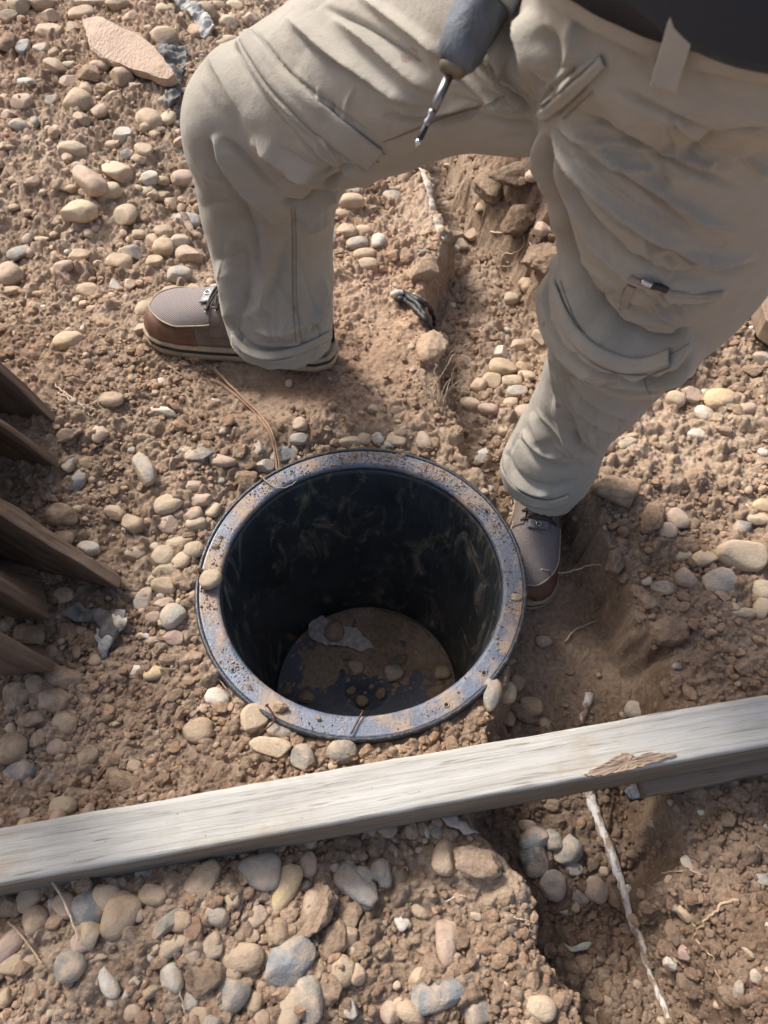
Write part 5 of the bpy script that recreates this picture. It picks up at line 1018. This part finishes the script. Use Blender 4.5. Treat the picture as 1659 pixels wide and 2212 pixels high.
band('zip_band', [(1203, 640), (1216, 700), (1243, 742), (1287, 780), (1342, 800), (1402, 802), (1448, 786)], [(1200, 600), (1226, 668), (1252, 712), (1292, 748), (1342, 772), (1398, 775), (1450, 756)], .0035, 'khaki', trs)
band('pocket_edge', [(1163, 240), (1190, 214), (1225, 182), (1262, 150), (1296, 118)], [(1180, 262), (1208, 238), (1244, 206), (1280, 174), (1312, 142)], .003, 'khaki', trs, 60, 6)
band('hem', [(507, 742), (535, 768), (575, 780), (620, 772), (672, 752), (712, 730)], [(503, 722), (535, 750), (578, 762), (622, 755), (670, 735), (712, 714)], .0018, 'khaki', trs, 60, 5)
band('hem', [(1088, 1030), (1106, 1066), (1146, 1092), (1190, 1096), (1222, 1086)], [(1086, 1008), (1108, 1046), (1148, 1072), (1192, 1078), (1228, 1066)], .0018, 'khaki', trs, 50, 5)
# zip puller on the thigh pocket
h = onbody(1408, 610, .004)[0]; e1 = onbody(1382, 602, .005)[0]; e2 = onbody(1404, 612, .006)[0]; e3 = onbody(1436, 626, .006)[0]
def loc(p): return p - person.location
zp = tube('zip_pull', catmull([tuple(loc(e2)), tuple(loc(e2.lerp(e3, .5) + Vector((0, 0, .001)))), tuple(loc(e3))], 14), .0034, M['rubber'], trs, 10)
M['chrome'] = simple('bright_metal', (.6, .6, .62), .25, 1.0)
tube('zip_slider', catmull([tuple(loc(e1)), tuple(loc(e1.lerp(e2, .5))), tuple(loc(e2))], 12), [.0016] + [.0034] * 10 + [.0016], M['chrome'], zp, 10)
ribbon('zip', [(1360, 600), (1400, 618), (1450, 634), (1510, 640), (1560, 634)], .006, 'khaki_zip', trs, .001)
band('pocket_tab', [(1338, 664), (1344, 640), (1354, 612)], [(1358, 668), (1364, 646), (1374, 620)], .0015, 'khaki_zip', trs, 24, 6)
# waistband, belt, belt loops: rings that follow the waist
WC, WA, WB = Vector((.262, .625, 0)), .167, .127
def ringband(name, z0, z1, a, b, th, mat, parent, tilt=(0, 0), seg=120):
    V, F = [], []
    for j in range(seg):
        q = 2 * math.pi * j / seg; w_ = 1 + .006 * math.sin(5 * q + 1) + .004 * math.sin(11 * q) + .004 * math.sin(29 * q + 2)
        for (r_, z) in ((0, z0), (th, z0 + .002), (th, z1 - .002), (0, z1), (-.004, z1), (-.004, z0)):
            x, y = (a + r_) * w_ * math.cos(q), (b + r_) * w_ * math.sin(q); V.append((WC.x + x, WC.y + y, z + tilt[0] * x + tilt[1] * y))
    k = 6
    for j in range(seg):
        j2 = (j + 1) % seg
        for i in range(k): i2 = (i + 1) % k; F.append((j * k + i, j2 * k + i, j2 * k + i2, j * k + i2))
    return mesh_py(name, [Vector(v) - person.location for v in V], F, M[mat], parent, True)
TI = (-.07, .10)
wb = ringband('waistband', .872, .908, .168, .128, .002, 'khaki', trs, TI)
belt = ringband('belt', .884, .918, .172, .132, .0035, 'beltm', person, TI)
for ang in (-71, -118, 165, 20, 70, 120):
    q = R(ang); V, F = [], []; n_ = Vector((math.cos(q) / WA, math.sin(q) / WB, 0)).normalized(); tq = Vector((-n_.y, n_.x, 0))
    c0 = Vector((WC.x + .1795 * math.cos(q), WC.y + .1395 * math.sin(q), 0)); zt = TI[0] * (c0.x - WC.x) + TI[1] * (c0.y - WC.y)
    for z, o_ in ((.858, -.004), (.863, .0015), (.885, .0022), (.912, .002), (.920, -.004)):
        p = c0 + Vector((0, 0, z + zt)) + n_ * o_; V += [p - tq * .0085, p + tq * .0085, p + tq * .0085 - n_ * .002, p - tq * .0085 - n_ * .002]
    for i in range(4):
        b = 4 * i; F += [(b, b + 1, b + 5, b + 4), (b + 1, b + 2, b + 6, b + 5), (b + 2, b + 3, b + 7, b + 6), (b + 3, b, b + 4, b + 7)]
    F += [(3, 2, 1, 0), (16, 17, 18, 19)]; o = mesh_py('belt_loop', [v - person.location for v in V], F, M['khaki'], trs, False); bevel(o, .0008, 1)
# body: one continuous skinned surface, posed inside the clothes
def skin(name, pts, edges, mat, parent, sub=2, root=0):
    me = bpy.data.meshes.new(name); me.from_pydata([Vector(p[:3]) - person.location for p in pts], edges, []); o = link(bpy.data.objects.new(name, me)); o.parent = parent
    sk = o.modifiers.new('skin', 'SKIN'); sk.use_smooth_shade = True; lay = me.skin_vertices[0] if me.skin_vertices else None
    if lay is None:
        bpy.context.view_layer.objects.active = o; lay = me.attributes.new if False else None
    sb = o.modifiers.new('sub', 'SUBSURF'); sb.levels = sub; sb.render_levels = sub; me.materials.append(mat); return o, me
def skinned(name, pts, edges, mat, sub=2):
    bm = bmesh.new(); lay = bm.verts.layers.skin.verify(); vs = []
    for i, p in enumerate(pts):
        v = bm.verts.new(Vector(p[:3]) - person.location); v[lay].radius = (p[3], p[4] if len(p) > 4 else p[3]); v[lay].use_root = (i == 0); vs.append(v)
    for a, b in edges: bm.edges.new((vs[a], vs[b]))
    me = bpy.data.meshes.new(name); bm.to_mesh(me); bm.free(); me.materials.append(mat); o = link(bpy.data.objects.new(name, me)); o.parent = person
    s = o.modifiers.new('skin', 'SKIN'); s.use_smooth_shade = True; q = o.modifiers.new('sub', 'SUBSURF'); q.levels = sub; q.render_levels = sub; return o
kn_l = at_depth(560, 270, 1.0); an_l = at_depth(612, 722, 1.32); hp_l = at_depth(1180, 90, .735); kn_r = at_depth(1340, 690, 1.03); an_r = at_depth(1165, 1060, 1.39); hp_r = at_depth(1480, 150, .67)
# drill axis
d_tip = at_depth(899, 316, .655); d_nose = at_depth(974, 156, .640); d_top = at_depth(1046, 2, .625); dax = (d_top - d_nose).normalized()
grip = d_nose + dax * .19 + Vector((.055, .02, .035))
B = [(.262, .625, .80, .10, .09), (.27, .64, .95, .115, .085), (.29, .68, 1.15, .12, .085), (.30, .70, 1.32, .10, .075), (.30, .69, 1.42, .045), (.298, .665, 1.50, .060), (.295, .655, 1.565, .075, .085), (.292, .66, 1.64, .05),
     (*hp_l, .075), (*kn_l, .052), (*an_l, .034), (*hp_r, .08), (*kn_r, .055), (*an_r, .035),
     (.115, .70, 1.345, .055), (.03, .69, 1.20, .043), (.04, .60, 1.08, .038), (*(grip + Vector((.03, .03, .055))), .026),
     (.48, .69, 1.345, .055), (.56, .70, 1.10, .043), (.57, .62, .98, .036), (.545, .56, .90, .026)]
Ed = [(0, 1), (1, 2), (2, 3), (3, 4), (4, 5), (5, 6), (6, 7), (0, 8), (8, 9), (9, 10), (0, 11), (11, 12), (12, 13), (3, 14), (14, 15), (15, 16), (16, 17), (3, 18), (18, 19), (19, 20), (20, 21)]
body = skinned('body', B, Ed, M['skin'])
# shirt: belly that hangs over the belt, chest, short sleeves
sh = []
for z, a, b, cx_, cy_ in ((.905, .150, .105, .262, .625), (.893, .182, .140, .262, .622), (.900, .192, .150, .263, .620), (.93, .196, .156, .266, .620), (.98, .192, .152, .270, .625), (1.05, .185, .145, .276, .635), (1.15, .190, .138, .288, .66), (1.25, .200, .13, .298, .68), (1.33, .190, .115, .300, .695), (1.385, .11, .075, .300, .70), (1.41, .062, .062, .300, .693)):
    kk = max(0, 1 - (z - .88) / .25); sh.append((z - .002 * kk, a - .012 * kk, b - .006 * kk, cx_ + .016 * kk, cy_))
C = catmull(sh, 90); V, F = [], []; seg = 120
for i in range(90):
    z, a, b, cx_, cy_ = C[i]
    for j in range(seg):
        q = 2 * math.pi * j / seg; k = 1 + .018 * math.sin(7 * q + z * 9) * math.exp(-abs(z - .93) / .12) + .012 * math.sin(3 * q + z * 22)
        x, y = a * k * math.cos(q), b * k * math.sin(q); V.append(Vector((cx_ + x, cy_ + y, z + (-.07 * x + .10 * y) * max(0, 1 - (z - .9) / .3) + .006 * math.sin(4 * q) * (i < 20))) - person.location)
for i in range(89):
    for j in range(seg): j2 = (j + 1) % seg; F.append((i * seg + j, i * seg + j2, (i + 1) * seg + j2, (i + 1) * seg + j))
shirt = mesh_py('shirt', V, F, M['shirt'], person, True); tag(shirt, 'charcoal shirt hanging over the belt')
for A, Bp in (((.16, .70, 1.345), (.045, .69, 1.225)), ((.44, .69, 1.345), (.545, .70, 1.16))):
    V, F = tube_vf(catmull([A, tuple((Vector(A) + Vector(Bp)) / 2 + Vector((0, 0, .008))), Bp], 20), np.linspace(.082, .066, 20), 28, False); mesh_py('sleeve', [Vector(v) - person.location for v in V], F, M['shirt'], shirt, True)
# hand closed round the drill handle: palm and five fingers, each its own chain
wr = grip + Vector((.03, .03, .055)); hx = (grip - wr).normalized(); ha = Vector((-.35, .1, .0)); 
def chain(name, pts, rad):
    return skinned(name, [(*p, r) for p, r in zip(pts, rad)], [(i, i + 1) for i in range(len(pts) - 1)], M['skin'], 2)
gx = Vector((.62, .2, .75)).normalized(); gd = Vector((dax.x, dax.y, dax.z)); side = gx.cross(gd).normalized()
for k in range(4):
    base = grip + gx * (.012 - .019 * k + .03) + side * .024; r0 = (.0092, .0095, .0092, .0080)[k]; ln = (1, 1.08, 1.0, .82)[k]
    o = chain('finger', [base - gd * .012, base + gd * .020 * ln, base + gd * .036 * ln - side * .022, base + gd * .026 * ln - side * .044], [r0 * 1.1, r0, r0 * .95, r0 * .8])
o = chain('thumb', [grip + gx * .03 + side * .02 - gd * .02, grip + gx * .045 - gd * .025, grip + gx * .05 - side * .03 - gd * .01], [.012, .0105, .009])
palm = skinned('palm', [(*wr, .024), (*(grip + gx * .012 - gd * .026 + side * .004), .032, .018), (*(grip + gx * .0 - gd * .012 + side * .016), .03, .016)], [(0, 1), (1, 2)], M['skin'])
for sx in (-1, 1):
    eye = lathe('eye', [(.0005, -.011), (.008, -.008), (.011, 0), (.008, .008), (.0005, .011)], M['whitefelt'], body, 20, Matrix.Translation(Vector((.295 + sx * .032, .583, 1.578)) - person.location))
V0, F0 = ICO[4]; nose = mesh_np('nose', V0 * np.array([.014, .02, .024]) + np.array([.295, .568, 1.552]) - np.array(person.location), F0, M['skin'], body)
cap = V0 * np.array([.086, .100, .092]) + np.array([.295, .672, 1.60]); cap = cap[:]; cap[:, 2] = np.maximum(cap[:, 2], 1.585); mesh_np('hair', cap - np.array(person.location), F0, M['hair'], body)
# ------------------------------------------------------------------ drill
M['tool_grey'] = simple('scuffed_blue_grey_plastic', (.085, .10, .125), .55, 0, .5, 50, .55, 240, .0012, (1, 1, .25)); M['tool_light'] = simple('pale_grey_plastic', (.34, .36, .38), .5, 0, .5, 40, .2)
M['tool_black'] = simple('black_grip', (.02, .02, .022), .6)
drill = empty('cordless_drill', d_nose, 'scuffed blue-grey drill chuck with a screwdriver bit hanging from above', 'drill')
fr = axis_frame((0, 0, 0), tuple(dax)); L0 = (d_tip - d_nose).length
def dl_(name, prof, mat, par=None, seg=48): return lathe(name, prof, M[mat], par or drill, seg, fr)
M['brass'] = simple('worn_brass', (.20, .17, .13), .5, .6)
dl_('chuck_nose', [(.004, -.003), (.0095, -.002), (.0120, .003), (.0125, .006)], 'brass')
ck = dl_('chuck', [(.0125, .004), (.0165, .009), (.0188, .016), (.0203, .030), (.0222, .052), (.0222, .0555), (.0215, .0575)], 'tool_grey')
dl_('collar', [(.0215, .057), (.0255, .058), (.0262, .061), (.0262, .100), (.030, .104), (.032, .13), (.033, .20), (.033, .245), (.028, .252), (.004, .254)], 'tool_light')
bt = dl_('bit', [(.0036, -.0 - L0 * .50), (.0042, -L0 * .495), (.0042, 0.0)], 'steel', None, 6)
dl_('bit_neck', [(.0022, -L0 * .72), (.0026, -L0 * .71), (.0034, -L0 * .66), (.0020, -L0 * .60), (.0034, -L0 * .55), (.0034, -L0 * .5)], 'steel', bt, 18)
dl_('bit_sleeve', [(.0020, -L0 * .90), (.0027, -L0 * .89), (.0027, -L0 * .72), (.002, -L0 * .71)], 'tool_black', bt, 18)
dl_('bit_tip', [(.0002, -L0 * 1.02), (.0012, -L0 * .985), (.0030, -L0 * .94), (.0018, -L0 * .89)], 'chrome', bt, 8)
hd = gx
def pr(name, a, b, ra, rb, mat):
    V, F = tube_vf(catmull([tuple(a), tuple(a.lerp(b, .5)), tuple(b)], 16), np.linspace(ra, rb, 16), 24); return mesh_py(name, V, F, M[mat], drill, True)
g = grip - d_nose; pr('handle', g - hd * .055, g + hd * .06, .019, .017, 'tool_black'); bq = pr('battery', g + hd * .058, g + hd * .10, .038, .036, 'tool_grey')
# ------------------------------------------------------------------ boots
M['leather'] = simple('dusty_brown_leather', (.17, .13, .105), .65, 0, .4, 30, .25, 160, .001); M['leather_red'] = simple('red_brown_leather', (.16, .08, .052), .5, 0, .5, 22, .45, 160, .001)
M['sole_light'] = simple('cream_rubber', (.34, .27, .19), .7, 0, .4, 40, .25); M['sole_dark'] = simple('black_sole', (.018, .018, .02), .6); M['lace'] = simple('dark_lace', (.060, .050, .045), .8, 0, .3, 200, .3)
M['toe_tag'] = simple('grey_lace_tag', (.20, .20, .205), .55, .3, .5, 200, .5); M['stitch'] = simple('pale_welt', (.36, .29, .22), .8, 0, .3, 100, .3)
m, n, b = newmat('ribbed_fabric'); co = objco(n); wv = N(n, 'ShaderNodeTexWave', wave_type='BANDS', bands_direction='DIAGONAL', inputs={'Scale': 120.0, 'Distortion': 3.0, 'Detail': 2.0, 'Detail Scale': 4.0}); n.links.new(co, wv.inputs['Vector'])
c = mix(n, wv.outputs['Fac'], (.185, .155, .148), (.24, .205, .195)); s = ramp(n, noise(n, 38, 2, .5, co), [(.70, (0, 0, 0)), (.73, (.8, .8, .8))]); c = mix(n, s, c, (.10, .045, .04)); n.links.new(c, b.inputs['Base Color']); b.inputs['Roughness'].default_value = .8; bump(n, b, [(wv.outputs['Fac'], .0006), (noise(n, 60, 4, .6, co), .001)]); M['vamp'] = m
XS = [0, .004, .02, .05, .09, .14, .19, .235, .265, .285, .298, .305]      # from heel to toe
WI = [.008, .020, .031, .036, .036, .038, .046, .051, .049, .042, .028, .008]
WO = [.008, .020, .031, .035, .034, .036, .043, .047, .045, .038, .026, .008]
HT = [.085, .10, .115, .118, .110, .100, .082, .068, .060, .053, .043, .030]
def boot(lab, heel, toe, zg, par, flip=1):
    h, t = Vector(heel), Vector(toe); ex = (t - h); L = ex.length; ex.normalize(); ez = Vector((0, 0, 1)); ez = (ez - ex * ez.dot(ex)).normalized(); ey = ez.cross(ex); s = L / .305
    root = link(bpy.data.objects.new('boot', bpy.data.meshes.new('boot'))); bpy.data.objects.remove(root)
    mw = Matrix(((ex.x * s, ey.x * s, ez.x * s, h.x), (ex.y * s, ey.y * s, ez.y * s, h.y), (ex.z * s, ey.z * s, ez.z * s, h.z), (0, 0, 0, 1)))
    def tf(p): return mw @ Vector(p) - person.location
    def W(x, sd): return np.interp(x, XS, WI if sd * flip > 0 else WO)
    def sf(x, ph, off=0.0):
        """ph 0..pi from the right side over the top to the left side"""
        c, s_ = math.cos(ph), math.sin(ph); w_ = W(x, c); H = np.interp(x, XS, HT) - .022
        e = .78; y = math.copysign(abs(c) ** e, c) * w_; z = .022 + (abs(s_) ** .85) * H
        nx_ = Vector((0, c / max(w_, .01), s_ / max(H, .01)))
        if x > .27: nx_.x = (x - .27) * 900 * .6
        nx_.normalize(); return Vector((x, y, z)) + nx_ * off
    def patch(name, x0, x1, f0, f1, off, mat, parent, nx_=40, nph=30, th=.0016):
        V, F = [], []
        for i in range(nx_ + 1):
            x = x0 + (x1 - x0) * i / nx_; a0, a1 = f0(x), f1(x)
            for j in range(nph + 1): V.append(tf(sf(x, a0 + (a1 - a0) * j / nph, off)))
        for i in range(nx_):
            for j in range(nph): q = i * (nph + 1) + j; F.append((q, q + 1, q + nph + 2, q + nph + 1))
        o = mesh_py(name, V, F, M[mat], parent, True); so = o.modifiers.new('s', 'SOLIDIFY'); so.thickness = th; so.offset = -1 if True else 1; return o
    up = patch('boot', .0005, .3045, lambda x: 0, lambda x: math.pi, 0, 'leather', par, 90, 44); tag(up, lab)
    def outline(off, z):
        o_ = []
        for x in np.r_[np.linspace(0, 1, 60)]: xx = .305 * (1 - math.cos(math.pi * x)) / 2; o_.append((xx, W(xx, 1) + 0, 1))
        for x in np.linspace(1, 0, 60)[1:-1]: xx = .305 * (1 - math.cos(math.pi * x)) / 2; o_.append((xx, -W(xx, -1), -1))
        P_ = np.array([(a, b) for a, b, _ in o_]); c = np.array([.15, 0]); T_ = np.roll(P_, -1, 0) - np.roll(P_, 1, 0); Nn_ = np.c_[T_[:, 1], -T_[:, 0]]; Nn_ /= np.linalg.norm(Nn_, axis=1)[:, None] + 1e-9
        sg = np.sign((Nn_ * (P_ - c)).sum(1)); Nn_ *= sg[:, None]; return [(a + off * nx1, b + off * ny1, z) for (a, b), (nx1, ny1) in zip(P_, Nn_)]
    def slab(name, levels, mat):
        R_ = [outline(o_, z) for o_, z in levels]; k = len(R_[0]); V = [tf(p) for r_ in R_ for p in r_]; F = []
        for i in range(len(R_) - 1):
            for j in range(k): j2 = (j + 1) % k; F.append((i * k + j, i * k + j2, (i + 1) * k + j2, (i + 1) * k + j))
        F.append(tuple(range(k))[::-1]); F.append(tuple((len(R_) - 1) * k + j for j in range(k))); o = mesh_py(name, V, F, M[mat], up, True); return o
    slab('outsole', [(.000, -.004), (.0045, -.001), (.005, .004), (.0045, .0085)], 'sole_light'); slab('midsole', [(.0035, .0086), (.0038, .0105), (.0034, .0145)], 'sole_dark'); slab('welt', [(.0035, .0146), (.0055, .0165), (.0045, .020), (.0, .0225)], 'sole_light')
    tg = patch('toe_guard', .205, .3042, lambda x: 0, lambda x: math.pi, .0016, 'leather_red', up, 40, 44)
    def va(x): return math.acos(min(1, max(.001, math.cos(.62) * (1 if x < .225 else math.sqrt(max(0, 1 - ((x - .225) / .0665) ** 2))))))
    vp = patch('vamp', .178, .2905, lambda x: va(x), lambda x: math.pi - va(x), .0034, 'vamp', up, 50, 34)
    edge_ = [sf(x, va(x), .0042) for x in np.linspace(.178, .2905, 40)] + [sf(x, math.pi - va(x), .0042) for x in np.linspace(.2905, .178, 40)]
    V, F = tube_vf([tuple(tf(p)) for p in edge_], .0014 * s, 6); mesh_py('piping', V, F, M['stitch'], vp, True)
    for sd in (0, 1):
        f = (lambda a: a) if sd == 0 else (lambda a: math.pi - a)
        es = patch('eyestay', .105, .192, lambda x: f(.25 + .25 * (x > .18)), lambda x: f(1.16), .0030, 'leather', up, 24, 16)
        pts = [sf(x, f(1.14), .0042) for x in np.linspace(.105, .19, 14)]; V, F = tube_vf([tuple(tf(p)) for p in pts], .0008 * s, 5); mesh_py('stitching', V, F, M['stitch'], es, True)
        for k in range(5):
            x = .118 + .0165 * k; p = sf(x, f(1.02), .0036); V, F = tube_vf([tuple(tf(p + Vector((.0026 * math.cos(a), .0026 * math.sin(a) * .8, 0)))) for a in np.linspace(0, 6.283, 14)], .0009 * s, 6); mesh_py('eyelet', V, F, M['steel'], es, True)
    tgp = patch('tongue', .10, .19, lambda x: 1.2, lambda x: math.pi - 1.2, .002, 'leather', up, 20, 12)
    lc = None
    for k in range(5):
        x = .118 + .0165 * k; x2 = x + (.0165 if k < 4 else 0)
        for (xa, xb) in (((x, x2), (x2, x)) if k < 4 else ((x, x2),)):
            P_ = [sf(xa + (xb - xa) * t_, 1.02 + (math.pi - 2.04) * t_, .0052 + .0012 * math.sin(math.pi * t_) + (.0014 if xa > xb else 0)) for t_ in np.linspace(0, 1, 16)]
            V, F = tube_vf([tuple(tf(p)) for p in P_], .0017 * s, 7); mesh_py('lace', V, F, M['lace'], up, True)
    for sd in (-1, 1):
        P_ = [sf(.116, math.pi / 2 + sd * .3, .010), sf(.10, math.pi / 2 + sd * .9, .02), sf(.112, math.pi / 2 + sd * 1.2, .016), sf(.135, math.pi / 2 + sd * 1.25, .008)]
        V, F = tube_vf([tuple(p) for p in catmull([tuple(tf(p)) for p in P_], 20)], .0017 * s, 7); mesh_py('lace', V, F, M['lace'], up, True)
    # metal lace tag with a ring
    tgm = patch('lace_tag', .184, .200, lambda x: math.pi / 2 - .26, lambda x: math.pi / 2 + .26, .0072, 'toe_tag', up, 6, 8)
    c = sf(.192, math.pi / 2, .0082); V, F = tube_vf([tuple(tf(c + Vector((.0045 * math.cos(a), .0045 * math.sin(a), 0)))) for a in np.linspace(0, 6.283, 20)], .0011 * s, 6); mesh_py('ring', V, F, M['chrome'], tgm, True)
    hc = patch('heel_counter', .0006, .075, lambda x: .0, lambda x: math.pi, .0022, 'leather', up, 24, 40)
    P_ = [sf(.075, a, .0034) for a in np.linspace(0, math.pi, 30)]; V, F = tube_vf([tuple(tf(p)) for p in P_], .0009 * s, 5); mesh_py('stitching', V, F, M['stitch'], hc, True)
    # shaft round the ankle
    rings = []; C_ = [(.060, .036, .046, .085), (.062, .038, .052, .11), (.060, .040, .050, .14), (.058, .038, .046, .17)]
    V, F = [], []
    for i, (cx_, wy, wx, z) in enumerate(C_):
        for j in range(40): a = 2 * math.pi * j / 40; V.append(tf((cx_ + wx * math.cos(a), wy * math.sin(a), z)))
    for i in range(3):
        for j in range(40): j2 = (j + 1) % 40; F.append((i * 40 + j, i * 40 + j2, (i + 1) * 40 + j2, (i + 1) * 40 + j))
    o = mesh_py('boot_shaft', V, F, M['leather'], up, True); so = o.modifiers.new('s', 'SOLIDIFY'); so.thickness = .003
    return up
boot('left boot in the picture, toe pointing left, with ribbed grey vamp', at_z(722, 772, .030), at_z(328, 702, .030), 0, person, 1)
boot('right boot in the picture, half hidden behind the basin flange', at_z(1166, 1008, -.128), at_z(1134, 1311, -.128), 0, person, -1)
